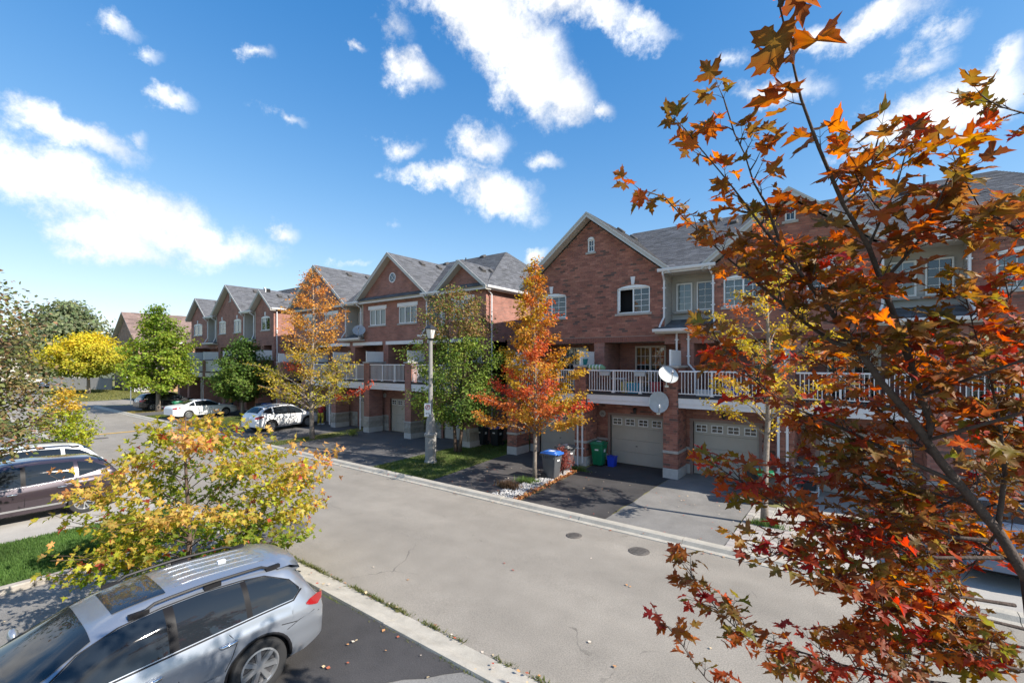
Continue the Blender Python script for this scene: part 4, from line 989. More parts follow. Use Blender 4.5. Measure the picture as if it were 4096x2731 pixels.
    def sidepatch(s, pts, side=1, off=.006, n=14, m=6):     # pts: (y, z0, z1) on the lower body side
        b = MB(); rows = []
        for y in np.linspace(pts[0][0], pts[-1][0], n):
            z0 = lin([(p[0], p[1]) for p in pts], y); z1 = lin([(p[0], p[2]) for p in pts], y)
            rows.append([(side*(s.lo(y, z0+(z1-z0)*i/m)+off), y-(off if y < -s.h+.08 else 0), z0+(z1-z0)*i/m) for i in range(m+1)])
        b.grid(rows); return b
    def seam(s, path, side=1, r=.006):
        b = MB(); pts = []
        for y, z in path:
            zb = s.belt(y)
            if z <= zb: pts.append((side*(s.lo(y, z)+.001), y, z))
            else: x, zz = s.up(y, s.th(y, (z-zb)/(s.top(y)-zb))); pts.append((side*(x+.001), y, zz))
        b.tube(pts, r, 4); return b
def wheel_meshes(r, w, spokes, style, tag_):
    t = MB(); k = r*.66
    t.lathe([(k, -w*.42), (r*.86, -w*.5), (r*.96, -w*.46), (r, -w*.34), (r, w*.34), (r*.96, w*.46), (r*.86, w*.5), (k, w*.42)], 36, (0, 0, 0), 'x', True)
    d = MB(); d.m = 1; d.lathe([(k*.97, -.02), (k*.97, .02)], 28, (w*.12, 0, 0), 'x'); d.m = 0
    d.lathe([(k*1.01, -w*.40), (k*1.02, w*.47), (k*.93, w*.49), (k*.90, w*.40), (k*.90, -w*.38)], 36, (0, 0, 0), 'x', True)
    d.lathe([(k*.24, w*.28), (k*.22, w*.42), (k*.10, w*.43)], 14, (0, 0, 0), 'x')
    for i in range(spokes):
        a = 2*math.pi*i/spokes
        for da in ((-.12, .12) if style == 'Y' else (0,)):
            hw0, hw1 = (k*.10, k*.075) if style == 'Y' else (k*.13, k*.17); a1 = a+da*2.0
            p0 = Vector((0, math.cos(a)*k*.18, math.sin(a)*k*.18)); p1 = Vector((0, math.cos(a1)*k*.95, math.sin(a1)*k*.95)); dd = (p1-p0).normalized(); q = Vector((0, -dd.z, dd.y))
            vs = []
            for p, hw, xo in ((p0, hw0, w*.42), (p1, hw1, w*.44)):
                vs += [p+q*hw+Vector((xo-.045, 0, 0)), p+q*hw*.7+Vector((xo, 0, 0)), p-q*hw*.7+Vector((xo, 0, 0)), p-q*hw+Vector((xo-.045, 0, 0))]
            d.add(vs, [(0, 1, 5, 4), (1, 2, 6, 5), (2, 3, 7, 6), (0, 3, 2, 1), (4, 5, 6, 7)])
    return t.mesh('tyre', 'rubber', 40), d.mesh('rim', ['rim', 'rim_dark'], 40)
def car(name, label, P, loc, rz, paint, group='parked cars'):
    c = Car(P); t = thing(name, label, 'car', loc, rz, group); h = c.h
    cb = c.body(); bo = child('body', cb.mesh('body', paint, 50), t)
    fl = MB(); wi = P['W']/2-.14; fl.box(-wi, wi, -h+.25, h-.25, P['sill']-.02, P['sill']+.16); fl.box(-wi+.1, wi-.1, -h+.08, h-.08, P['sill']+.1, P['sill']+.3)
    for yc in P['axles']: fl.lathe([(P['arch']-.01, -wi), (P['arch']-.01, wi)], 20, (0, yc, P['wr']), 'x')
    child('underbody', fl.mesh('underbody', 'seam'), t)
    for sd_ in (1, -1):
        for w in P['windows']: child('side_window', c.patch(w, sd_).mesh('side_window', P.get('glass', 'auto_glass'), True), t)
        for w in P.get('pillars', ()): child('pillar', c.patch(w, sd_, .0125, 10).mesh('pillar', 'pillar_black', True), t)
        if P.get('chrome_line'):
            b = MB(); pts = []
            for y in np.linspace(P['chrome_line'][0][0], P['chrome_line'][-1][0], 40): f = lin(P['chrome_line'], y); x, z = c.up(y, c.th(y, f)); pts.append((sd_*(x+.013), y, z))
            b.tube(pts, .011, 5); child('window_trim', b.mesh('window_trim', P.get('trim', 'chrome'), True), t)
        for q in P['seams']: child('door_seam', c.seam(q, sd_).mesh('door_seam', 'seam'), t)
        for (y, z) in P['handles']:
            b = MB(); x = c.lo(y, z); b.tube([(sd_*(x-.01), y-.11, z), (sd_*(x+.028), y-.085, z+.004), (sd_*(x+.034), y, z+.006), (sd_*(x+.028), y+.085, z+.004), (sd_*(x-.01), y+.11, z)], [.012, .018, .020, .018, .012], 8)
            child('door_handle', b.mesh('door_handle', P.get('handle', paint), True), t)
        child('tail_light', c.sidepatch(P['tail_l'], sd_, .008).mesh('tail_light', 'tail_red', True), t)
        child('headlight', c.sidepatch(P['head_l'], sd_, .008).mesh('headlight', 'head_lamp', True), t)
        if P.get('cladding'):
            for yc in P['axles']:
                b = MB(); pts = []; 
                for k in range(0, 19):
                    a = math.pi*(k/18)*1.06-.1; y = yc+math.cos(a)*P['arch']*1.0; z = P['wr']+math.sin(a)*P['arch']
                    if z < P['sill']: continue
                    pts.append((sd_*(c.lo(y, z+.01)-.012), y, z))
                b.tube(pts, P['cladding'], 6); child('arch_trim', b.mesh('arch_trim', 'trim_black', True), t)
            child('rocker_trim', c.sidepatch([(P['axles'][0]+P['arch'], P['sill'], P['sill']+.11), (P['axles'][1]-P['arch'], P['sill'], P['sill']+.11)], sd_, .008).mesh('rocker_trim', P.get('rocker', 'trim_black'), True), t)
        mz = c.belt(P['mirror'])+.05; mx_ = c.lo(P['mirror'], mz-.05)
        b = MB(); rows = []
        for i in range(9):
            a = i/8*math.pi; r_ = math.sin(a)
            rows.append([(sd_*(mx_+.10-math.cos(a)*.11), P['mirror']+.055*r_*math.cos(k*math.pi/6), mz+.06+.085*r_*math.sin(k*math.pi/6)) for k in range(13)])
        b.grid(rows); b.box(min(sd_*(mx_-.02), sd_*(mx_+.06)), max(sd_*(mx_-.02), sd_*(mx_+.06)), P['mirror']-.03, P['mirror']+.03, mz-.02, mz+.035); child('mirror', b.mesh('mirror', paint, True), t)
    y0, y1, e0, e1 = P['screen']; child('windscreen', c.toppatch(y0, y1, e0, e1).mesh('windscreen', P.get('glass', 'auto_glass'), True), t)
    y0, y1, e0, e1 = P['rear']; child('rear_window', c.toppatch(y0, y1, e0, e1, n=12).mesh('rear_window', P.get('glass', 'auto_glass'), True), t)
    b = MB(); b.box(-.15, .15, -h-.012, -h+.02, P.get('plate', .82), P.get('plate', .82)+.15); child('number_plate', b.mesh('number_plate', 'label_white'), t)
    key = (P['wr'], P['spokes'], P['style'])
    if key not in _wh: _wh[key] = wheel_meshes(P['wr'], .235, P['spokes'], P['style'], name)
    ty, rm = _wh[key]
    for yc in P['axles']:
        for sd_ in (1, -1):
            w = bpy.data.objects.new('wheel', ty); COL.objects.link(w); w.parent = t; w.location = (sd_*(P['W']/2-.13), yc, P['wr']); w.rotation_euler = (R(17*(1+yc)), 0, 0 if sd_ > 0 else math.pi); w.name = 'wheel'
            child('rim', rm, w)
    if P.get('fin'):
        b = MB(); b.prism([(P['fin'], c.top(P['fin'])-.01), (P['fin']+.16, c.top(P['fin']+.16)-.01), (P['fin']+.03, c.top(P['fin'])+.05)], 'x', -.02, .02); child('roof_aerial', b.mesh('roof_aerial', paint), t)
    if P.get('rails'):
        for sd_ in (1, -1):
            b = MB(); ya, yb, xr = P['rails']; n = 10; pts = []
            for i in range(n+1):
                y = ya+(yb-ya)*i/n; z = c.ztop(y, xr); pts.append((sd_*xr, y, z+(.0 if i in (0, n) else .062)))
            b.tube(pts, .020, 6)
            for i in (0, 5, 10): y = ya+(yb-ya)*i/n; b.box(sd_*xr-.028, sd_*xr+.028, y-.10, y+.10, c.ztop(y, xr)-.01, c.ztop(y, xr)+.045)
            child('roof_rail', b.mesh('roof_rail', P.get('rail_mat', 'rim_dark'), 40), t)
    return t, c
_wh = {}
SUV = dict(L=4.84, W=1.97, nose=.70, tail=.80, round=.55, sill=.30, axles=(-1.42, 1.33), arch=.435, wr=.375, tumble=.235, spokes=7, style='I', crease=.014,
  top=[(-2.42, .90), (-2.36, .99), (-2.22, 1.24), (-2.05, 1.49), (-1.92, 1.56), (-1.5, 1.60), (-.9, 1.63), (-.4, 1.615), (-.02, 1.565), (.22, 1.49), (.95, 1.12), (1.1, 1.10), (2.0, 1.02), (2.30, .92), (2.42, .72)],
  belt=[(-2.42, .87), (-2.2, 1.02), (-1.6, 1.075), (-.4, 1.03), (.9, .985), (1.4, .97), (2.1, .91), (2.42, .66)],
  windows=[[(-2.02, .30, .34), (-1.9, .10, .56), (-1.6, .05, .76), (-1.34, .05, .80)], [(-1.27, .05, .80), (-.80, .05, .82), (-.50, .05, .82)], [(-.40, .05, .82), (.02, .05, .82), (.38, .05, .80), (.70, .06, .60), (.80, .08, .2)]],
  pillars=[[(-1.34, .05, .80), (-1.27, .05, .80)], [(-.50, .05, .82), (-.40, .05, .82)]], chrome_line=[(-2.05, .33), (-1.9, .07), (-1.6, .02), (-.7, .02), (.3, .02), (.82, .04)], trim='trim_black',
  seams=[[(-.45, 1.05), (-.47, .7), (-.46, .42)], [(.74, 1.0), (.72, .7), (.80, .42)], [(-2.30, .78), (-1.9, .80), (-1.70, .84)]],
  handles=[(-1.02, .90), (-.20, .87)], handle='chrome', tail_l=[(-2.41, .92, 1.00), (-2.28, .88, 1.03), (-2.14, .93, 1.01), (-2.08, .96, .98)], head_l=[(1.9, .78, .92), (2.25, .70, .90), (2.38, .66, .82)], cladding=.022, rocker='paint_silver', mirror=.68,
  screen=(.25, .95, .60, .74), rear=(-2.24, -2.03, .62, .58), fin=None, rails=(-1.75, -.18, .60), rail_mat='trim_black', glass='auto_glass')
suv, cc = car('parked_car', 'silver seven-spoke estate SUV parked nose-in, filling the bottom left', SUV, (-7.46, 1.53, .05), math.pi, 'paint_silver')
# extras of the near SUV: sunroof, roof ribs, spoiler, wiper, fuel flap, dashboard and seats
child('sunroof', cc.toppatch(-.50, .02, .42, .38, .009).mesh('sunroof', 'paint_black', True), suv)
for k in range(-2, 3):
    b = MB(); b.tube([(k*.17, y, cc.ztop(y, abs(k*.17))+.004) for y in np.linspace(-1.75, -.62, 12)], .0042, 5); child('roof_rib', b.mesh('roof_rib', 'paint_silver', True), suv)
b = MB(); rows = []
for i in range(13):
    x = -.66+1.32*i/12; zz = cc.ztop(-1.9, min(abs(x), .60)); e = .04*(abs(x)/.66)**2
    rows.append([(x, -1.80, zz+.012), (x, -1.98, zz+.016), (x, -2.20+e*2, zz-.045), (x, -2.21+e*2, zz-.075), (x, -2.03, zz-.09)])
b.grid(rows); child('spoiler', b.mesh('spoiler', 'paint_silver', 50), suv)
b = MB(); b.tube([(0, -2.37, 1.06), (-.05, -2.37, 1.10), (-.28, -2.30, 1.19), (-.42, -2.27, 1.23)], .012, 5); child('rear_wiper', b.mesh('rear_wiper', 'trim_black'), suv)
b = MB(); y_, z_ = -1.62, .99
b.tube([(cc.lo(y_+.085*math.cos(a), z_+.085*math.sin(a))+.001, y_+.085*math.cos(a), z_+.085*math.sin(a)) for a in np.linspace(0, 6.283, 21)], .003, 4); child('fuel_flap', b.mesh('fuel_flap', 'seam'), suv)
b = MB(); b.prism([(-1.20, .62), (-1.10, .56), (-1.06, .40), (-1.22, .36)], 'x', .90, .97); child('mud_flap', b.mesh('mud_flap', 'trim_black'), suv).location = (0, -.66, 0)
b = MB(); b.box(-.03, .03, -1.35, -1.25, 1.60, 1.635); child('roof_aerial', b.mesh('roof_aerial', 'label_white'), suv)
for sd_ in (1, -1):
    b = MB(); pts = []
    for y, f in ((-2.02, .36), (-1.9, .59), (-1.6, .79), (-1.3, .83), (-.8, .85), (-.4, .85), (.02, .85), (.38, .83), (.70, .64), (.82, .22)):
        x, z = cc.up(y, cc.th(y, f)); pts.append((sd_*(x+.012), y, z))
    b.tube(pts, .008, 5); child('window_surround', b.mesh('window_surround', 'trim_black', True), suv)
    child('bumper_seam', cc.seam([(-2.40, .86), (-2.2, .83), (-1.95, .80), (-1.78, .74)], sd_, .005).mesh('bumper_seam', 'seam'), suv)
    child('side_moulding', cc.sidepatch([(-.92, .52, .555), (.86, .50, .535)], sd_, .016).mesh('side_moulding', 'paint_silver', True), suv)
    child('quarter_seam', cc.seam([(-1.0, 1.06), (-1.05, .98), (-1.12, .88), (-1.06, .72), (-.98, .56)], sd_, .005).mesh('quarter_seam', 'seam'), suv)
# the second cars
CUV = dict(SUV); CUV.update(L=4.66, W=1.86, spokes=5, style='Y', wr=.36, arch=.415, sill=.28, axles=(-1.33, 1.36), tail=.76, tumble=.22,
  top=[(-2.33, .86), (-2.26, .98), (-2.10, 1.22), (-1.82, 1.52), (-1.6, 1.60), (-1.1, 1.655), (-.4, 1.69), (.2, 1.67), (.55, 1.58), (1.36, 1.10), (1.5, 1.06), (2.1, .96), (2.33, .70)],
  belt=[(-2.33, .84), (-2.1, 1.12), (-1.6, 1.11), (-.5, 1.04), (.9, .98), (1.4, .96), (2.1, .88), (2.33, .62)],
  windows=[[(-1.86, .42, .46), (-1.6, .18, .70), (-1.22, .06, .80)], [(-1.12, .05, .80), (-.5, .05, .82), (-.12, .05, .82)], [(-.02, .05, .82), (.5, .05, .80), (.9, .06, .72), (1.16, .08, .2)]],
  pillars=[[(-.12, .05, .82), (-.02, .05, .82)]], chrome_line=[(-1.90, .44), (-1.6, .14), (-1.2, .02), (0, .02), (.8, .02), (1.2, .04)], trim='chrome',
  seams=[[(-1.17, 1.08), (-1.06, .9), (-.98, .62)], [(-.07, 1.0), (-.09, .7), (-.08, .40)], [(1.05, .97), (1.0, .7), (.95, .4)]], handles=[(-.85, .90), (.15, .87)],
  tail_l=[(-2.32, .88, .98), (-2.15, .86, 1.06), (-1.95, .94, 1.06), (-1.85, 1.0, 1.05)], head_l=[(1.8, .75, .9), (2.2, .68, .88), (2.31, .62, .76)], cladding=.0, rear=(-2.08, -1.72, .58, .62), screen=(.58, 1.36, .58, .70), rails=None, glass='auto_glass', mirror=.95)
pur, pc = car('parked_car', 'dark purple hatchback SUV with red tail lights beside the near lawn', CUV, (-19.5, 2.0, .045), math.pi, 'paint_purple')
b = MB()
for sd_ in (1, -1): child('sill_trim', pc.sidepatch([(-.95, .40, .455), (.9, .40, .455)], sd_, .014).mesh('sill_trim', 'chrome', True), pur)
WCU = dict(CUV); WCU.update(cladding=.045, spokes=9, style='I', chrome_line=None, rails=(-1.5, .1, .56), rail_mat='trim_black')
car('parked_car', 'white SUV half hidden behind the purple one at the left edge', dict(CUV, chrome_line=None, rails=(-1.5, .2, .58)), (-22.6, 2.2, .045), math.pi, 'paint_white')
car('parked_car', 'white crossover with black wheel arches parked under the orange maple', dict(WCU, chrome_line=None), (-31.3, 15.6, .06), R(8), 'paint_white')
SED = dict(SUV); SED.update(L=4.88, W=1.86, nose=.72, tail=.78, round=.5, sill=.24, axles=(-1.38, 1.42), arch=.375, wr=.335, tumble=.26, spokes=9, style='I',
  top=[(-2.44, .80), (-2.40, 1.02), (-2.2, 1.075), (-1.75, 1.11), (-1.6, 1.14), (-.85, 1.42), (-.4, 1.455), (.15, 1.43), (.45, 1.35), (1.15, 1.0), (1.3, .97), (2.1, .86), (2.44, .62)],
  belt=[(-2.44, .76), (-2.3, .96), (-1.6, .98), (-.4, .93), (.9, .90), (1.3, .88), (2.1, .78), (2.44, .55)],
  windows=[[(-1.42, .16, .24), (-1.2, .08, .62), (-.92, .06, .76)], [(-.86, .06, .78), (-.4, .06, .80), (-.05, .06, .80)], [(.05, .06, .80), (.45, .06, .76), (.8, .07, .64), (1.0, .1, .2)]], pillars=[[(-.05, .06, .80), (.05, .06, .80)]],
  chrome_line=[(-1.46, .18), (-1.2, .04), (0, .03), (1.0, .05)], trim='chrome', seams=[[(-.95, .92), (-.92, .7), (-.98, .5)], [(0, .92), (-.01, .3)], [(1.05, .88), (1.0, .32)]], handles=[(-.72, .80), (.2, .78)],
  tail_l=[(-2.43, .80, .90), (-2.25, .78, .95), (-1.95, .86, .94)], head_l=[(1.8, .64, .78), (2.2, .58, .76), (2.42, .52, .64)], cladding=0, rear=(-1.58, -.90, .60, .52), screen=(.46, 1.14, .52, .64), rails=None, mirror=.85, plate=.62)
car('parked_car', 'white sedan with red tail lights parked nose-in beyond the green maple', SED, (-43.3, 15.0, .06), R(6), 'paint_white')
car('parked_car', 'black SUV parked behind the bright green tree trunk', dict(WCU, spokes=5, style='I'), (-52.6, 15.2, .06), R(4), 'paint_black')
car('parked_car', 'blue grey sedan behind the red leaves at the right edge', dict(SED, chrome_line=None), (2.6, 15.6, .06), 0, 'paint_blue')
car('parked_car', 'small light blue car far away beside the grey fence', dict(SED, chrome_line=None, spokes=5), (-112, 15.5, .05), R(70), 'paint_blue')
# ------------------------------------------------------------------ street lamp
lp = thing('street_lamp', 'pale concrete street lamp with black lantern on the grass strip', 'street lamp', (-15.4, 14.4, .03))
b = MB(); b.lathe([(.30, 0), (.30, .08), (.265, .12), (.265, 1.18), (.30, 1.22), (.31, 1.30), (.27, 1.36)], 8); child('plinth', b.mesh('plinth', 'post_concrete'), lp)
b = MB(); b.lathe([(.235, 1.36), (.20, 1.9), (.15, 2.10), (.15, 2.14), (.15, 2.19), (.11, 2.22), (.105, 2.3), (.088, 5.45), (.10, 5.5)], 8); child('shaft', b.mesh('shaft', 'post_concrete'), lp)
b = MB(); b.lathe([(.07, 5.5), (.07, 5.56), (.13, 5.58), (.13, 5.61)], 10); b.lathe([(.29, 6.03), (.28, 6.06), (.07, 6.22), (.03, 6.23), (.03, 6.31), (.01, 6.33)], 4); 
for i in range(4):
    a = math.pi/4+math.pi/2*i; b.tube([(.16*math.cos(a), .16*math.sin(a), 5.60), (.235*math.cos(a), .235*math.sin(a), 6.04)], .014, 4)
ln = child('lantern', b.mesh('lantern', 'black_metal'), lp)
b = MB(); b.lathe([(.12, 5.61), (.215, 6.03)], 4); child('lantern_glass', b.mesh('lantern_glass', 'lamp_glass'), ln)
b = MB(); b.tube([(.1, 0, 6.05), (.42, 0, 5.95), (.5, .05, 5.85)], .012, 4); child('bracket', b.mesh('bracket', 'black_metal'), ln)
sg = thing('parking_sign', 'small white no parking sign strapped to the lamp post', 'sign', (-15.4+.16*.6-.11, 14.4-.16*.8-.04, 2.12)); sg.rotation_euler = (0, 0, math.atan2(.6, .8))
b = MB(); b.bev(-.15, .15, -.006, .006, 0, .60, .004); child('plate', b.mesh('plate', 'sign_white'), sg)
b = MB(); b.lathe([(.115, -.016), (.115, -.008), (.092, -.008), (.092, -.016)], 24, (0, 0, .42), 'y', True); b.tube([(-.075, -.014, .345), (.075, -.014, .495)], .010, 4); child('no_symbol', b.mesh('no_symbol', 'sign_red'), sg)
child('letter_p', text_mesh('P', .17, 'sign_black'), sg, (0, -.010, .42), (R(90), 0, 0))
b = MB(); b.box(-.09, .09, -.012, -.007, .13, .15); b.prism([(-.09, .14), (-.05, .17), (-.05, .11)], 'y', -.012, -.007); b.prism([(.09, .14), (.05, .17), (.05, .11)], 'y', -.012, -.007); child('arrow', b.mesh('arrow', 'sign_black'), sg)
# far sign post at the corner
fs = thing('street_sign_post', 'thin metal sign post at the far street corner', 'sign post', (-61.2, 14.6, 0)); b = MB(); b.tube([(0, 0, 0), (0, 0, 3.0)], .05, 8); child('post', b.mesh('post', 'steel'), fs)
b = MB(); b.bev(-.02, .02, -.35, .35, 2.9, 3.1, .01); child('blade', b.mesh('blade', 'sign_white'), fs)
# ------------------------------------------------------------------ wheeled bins
def bin_(loc, rz, label, body, lid, lidtop=None, tilt=0.0, sticker=True):
    t = thing('wheeled_bin', label, 'bin', loc, rz, 'wheeled bins')
    b = MB(); rows = []
    for z, sx, sy in ((0.06, .20, .22), (.10, .215, .235), (.80, .265, .31), (.92, .27, .33), (.93, .285, .345), (.98, .285, .345)):
        n = 5; r = .05; ring = []
        for cx_, cy_, a0 in ((sx-r, sy-r, 0), (-sx+r, sy-r, 90), (-sx+r, -sy+r, 180), (sx-r, -sy+r, 270)):
            for k in range(4): a = R(a0+30*k); ring.append((cx_+r*math.cos(a), cy_+r*math.sin(a), z))
        ring.append(ring[0]); rows.append(ring)
    b.grid(rows); b.add(rows[-1][:-1], [tuple(range(16))]); b.add(rows[0][:-1], [tuple(range(15, -1, -1))]); child('body', b.mesh('body', body, 40), t)
    b = MB(); b.bev(-.305, .305, -.375, .36, .975, 1.02, .02); b.bev(-.25, .25, -.30, .28, 1.015, 1.065, .03); b.box(-.22, .22, -.42, -.36, .96, 1.0); child('lid', b.mesh('lid', lid, 40), t)
    b = MB(); b.tube([(-.25, .40, .93), (.25, .40, .93)], .016, 6); b.box(-.26, -.23, .33, .41, .90, .95); b.box(.23, .26, .33, .41, .90, .95); child('handle', b.mesh('handle', body), t)
    for s in (1, -1):
        b = MB(); b.lathe([(.11, -.03), (.12, -.02), (.12, .02), (.11, .03)], 16, (s*.25, .22, .12), 'x'); child('wheel', b.mesh('wheel', 'rubber'), t)
    for i in range(5): pass
    b = MB()
    for k in range(6): b.box(.268, .292, -.25+k*.09, -.235+k*.09, .80, .93); b.box(-.292, -.268, -.25+k*.09, -.235+k*.09, .80, .93)
    child('ribs', b.mesh('ribs', body), t)
    if sticker:
        b = MB(); b.box(-.08, .08, -.306, -.300, .70, .78); b.box(.262, .268, -.12, .06, .62, .74); b.box(-.10, .10, -.12, .1, 1.066, 1.069); child('sticker', b.mesh('sticker', 'label_white'), t)
    return t
bin_((-9.5, 15.25, .05), R(90), 'grey wheeled bin with blue lid behind the thin maple trunk', 'bin_grey', 'bin_blue')
bin_((-9.75, 16.75, .05), R(80), 'grey wheeled bin with grey lid behind the red bush', 'bin_grey', 'bin_lid_grey')
bin_((-9.0, 18.35, .05), R(5), 'green wheeled bin with green lid beside the garage', 'bin_green', 'bin_green')
bin_((-2.32, 16.55, .05), R(20), 'black wheeled bin with green open lid behind the yellow maple', 'bin_dark', 'bin_green', sticker=False)
bin_((-2.75, 17.3, .05), R(10), 'black wheeled bin with silver lid beside the grey driveway', 'bin_dark', 'bin_lid_grey', sticker=False)
bin_((-16.3, 19.0, .05), R(10), 'black wheeled bin with dark lid nearest the double-stemmed tree', 'bin_dark', 'bin_dark')
bin_((-15.5, 19.3, .05), R(5), 'black wheeled bin with blue lid in the gap between the rows', 'bin_dark', 'bin_blue')
bin_((-14.7, 19.8, .05), R(0), 'dark wheeled bin with green lid in the gap between the rows', 'bin_dark', 'bin_green')
bin_((-40.2, 18.3, .05), R(8), 'black wheeled bin with dark lid behind the white crossover', 'bin_dark', 'bin_dark')
bin_((-39.3, 18.4, .05), R(4), 'black wheeled bin with blue lid behind the white crossover', 'bin_dark', 'bin_blue')
bin_((-47.6, 14.6, .05), R(0), 'green wheeled bin between the black SUV and white sedan', 'bin_green', 'bin_green')
def tub(name, loc, w0, w1, h, m, label, cat, group=None, n=12):
    t = thing(name, label, cat, loc, 0, group); b = MB(); b.lathe([(w0, 0), (w1, h), (w1*1.08, h), (w1*1.08, h+.03), (w1*.95, h+.03), (w1*.9, h*.6)], n); child('tub', b.mesh('tub', m, 40), t)
    b = MB(); b.lathe([(w1*.9, h*.8), (w1*.9, h*.82)], n); child('contents', b.mesh('contents', 'soil'), t); return t
b = thing('recycling_box', 'bright blue recycling box beside the green bin', 'box', (-8.5, 18.6, .05)); q = MB(); q.prism([(-.13, 0), (.13, 0), (.17, .42), (-.17, .42)], 'y', -.16, .16); q.box(-.185, .185, -.175, .175, .40, .44); child('box', q.mesh('box', 'box_blue'), b)
tub('plant_pot', (-9.35, 19.45, 4.44-.95), .16, .22, .3, 'terracotta', 'tall terracotta pot at the back of the balcony', 'pot')
tub('plant_pot', (-9.73, 18.35, 4.445), .12, .17, .24, 'teal', 'teal pot on the divider cap left of the balcony', 'pot')
tub('plant_pot', (-6.3, 20.2, 3.95), .14, .20, .45, 'teal', 'dark teal pot beside the patio door', 'pot')
def rail_box(x, label, m='dish_grey'):
    t = thing('railing_planter', label, 'planter', (x, 18.0, 4.0), 0, 'railing planters'); b = MB(); b.prism([(-.20, 0), (.20, 0), (.24, .17), (-.24, .17)], 'y', -.12, .05); b.box(-.26, .26, -.14, .07, .165, .19); child('trough', b.mesh('trough', m), t)
    b = MB(); b.box(-.22, .22, -.10, .03, .17, .195); child('soil', b.mesh('soil', 'soil'), t)
rail_box(-8.55, 'grey planter hooked on the railing, left one beside the float'); rail_box(-7.0, 'grey planter hooked on the railing nearest the satellite dishes')
fl = thing('garden_cushion', 'pale green striped rolled cushion lying over the railing corner', 'cushion', (-9.05, 18.12, 4.25)); b = MB(); b.tube([(-.35, 0, .10), (.30, 0, .10), (.40, .06, .02)], [.11, .12, .08], 12); child('roll', b.mesh('roll', 'plastic_green', True), fl)
b = MB()
for k in range(4): b.lathe([(.124, -.02), (.124, .02)], 14, (-.25+k*.16, 0, .10), 'x')
child('stripes', b.mesh('stripes', 'plastic_white'), fl)
ch = thing('garden_table', 'small round white table on the balcony behind the railing', 'table', (-8.25, 18.75, 3.21)); b = MB(); b.lathe([(.33, .62), (.35, .64), (.35, .66)], 20); child('table_top', b.mesh('table_top', 'plastic_white', 40), ch)
for k in range(3): b = MB(); a = k*2.1; b.tube([(.22*math.cos(a), .22*math.sin(a), .63), (.3*math.cos(a), .3*math.sin(a), 0)], .018, 6); child('leg', b.mesh('leg', 'plastic_white'), ch)
for x, y, w, h, m, nm, lb in ((-8.0, 19.1, .24, .45, 'plastic_yellow', 'storage_crate', 'yellow crate on the balcony under the white table'), (-7.6, 18.9, .28, .42, 'plastic_cyan', 'storage_crate', 'turquoise crate on the balcony behind the railing'), (-6.6, 18.8, .22, .5, 'plastic_red', 'storage_crate', 'dark red crate at the right end of the balcony'),
                            (-3.6, 18.6, .35, .5, 'plastic_blue', 'storage_crate', 'blue crate on the balcony behind yellow leaves'), (-4.7, 18.7, .3, .25, 'plastic_white', 'storage_crate', 'white bag-like crate low on the second balcony')):
    t = thing(nm, lb, 'crate', (x, y, 3.21)); b = MB(); b.prism([(-w*.8, 0), (w*.8, 0), (w, h), (-w, h)], 'y', -.2, .2); child('box', b.mesh('box', m), t); b = MB(); b.bev(-w-.02, w+.02, -.22, .22, h, h+.04, .01); child('rim', b.mesh('rim', m), t)
# white shelf rack by the third garage
rk_ = thing('shelf_rack', 'small white metal shelf rack against the brick beside the garage', 'shelf', (-1.35, 18.75, .05))
for x in (-.33, .33):
    for y in (-.2, .2): b = MB(); b.tube([(x, y, 0), (x, y, 1.05)], .02, 6); child('post', b.mesh('post', 'plastic_white'), rk_)
for z in (.12, .58, 1.0): b = MB(); b.bev(-.36, .36, -.22, .22, z, z+.035, .008); child('shelf', b.mesh('shelf', 'plastic_white'), rk_)
t = thing('clutter_box', 'dark box on the top of the white shelf rack', 'box', (-1.45, 18.75, 1.085)); b = MB(); b.bev(-.16, .16, -.12, .12, 0, .18, .02); child('box', b.mesh('box', 'bin_grey'), t)
t = thing('clutter_box', 'black box on the lowest shelf of the white rack', 'box', (-1.3, 18.7, .205)); b = MB(); b.bev(-.2, .2, -.14, .14, 0, .26, .02); child('box', b.mesh('box', 'bin_dark'), t)
# satellite dishes
satellite_dish((-6.12, 17.62, 3.02), R(22), R(-8), .37, 'large grey satellite dish with rust marks on the pier, lower one', 'dish_grey', logo=True)
satellite_dish((-5.72, 17.55, 4.10), R(38), R(-42), .36, 'pale satellite dish on the pier above the rusty one, turned right', 'dish_white')
satellite_dish((-27.3, 18.9, 6.75), R(50), R(-40), .42, 'satellite dish on the middle row beside the recess roof', 'dish_grey')
# wall lanterns beside garages
for x, lb in ((-7.7, 'black wall lantern above the second garage door'), (-4.1, 'black wall lantern above the third garage door')):
    t = thing('wall_lantern', lb, 'lantern', (x, 19.25, 2.45)); b = MB(); b.lathe([(.05, 0), (.08, .16), (.10, .17), (.02, .25)], 6, (0, -.1, -.1)); b.box(-.03, .03, -.1, .03, .05, .1); child('lantern', b.mesh('lantern', 'black_metal'), t)
t = thing('closed_parasol', 'folded turquoise parasol on the balcony behind the pear tree', 'parasol', (-18.4, 18.6, 3.3)); b = MB(); b.tube([(0, 0, 0), (0, 0, 2.4)], .025, 6); child('pole', b.mesh('pole', 'steel'), t); b = MB(); b.lathe([(.10, .9), (.13, 1.1), (.09, 1.9), (.03, 2.35)], 8); child('canopy', b.mesh('canopy', 'plastic_cyan'), t)
# electricity meter on the middle row
t = thing('utility_meter', 'grey meter box on the stone base of the middle row', 'meter', (-25.2, 19.2, 1.15)); b = MB(); b.bev(-.13, .13, -.12, .02, 0, .35, .02); b.lathe([(.09, -.2), (.09, -.12)], 12, (0, 0, .2), 'y'); b.tube([(0, -.05, 0), (0, -.05, -.9)], .025, 6); child('box', b.mesh('box', 'rim_dark'), t)
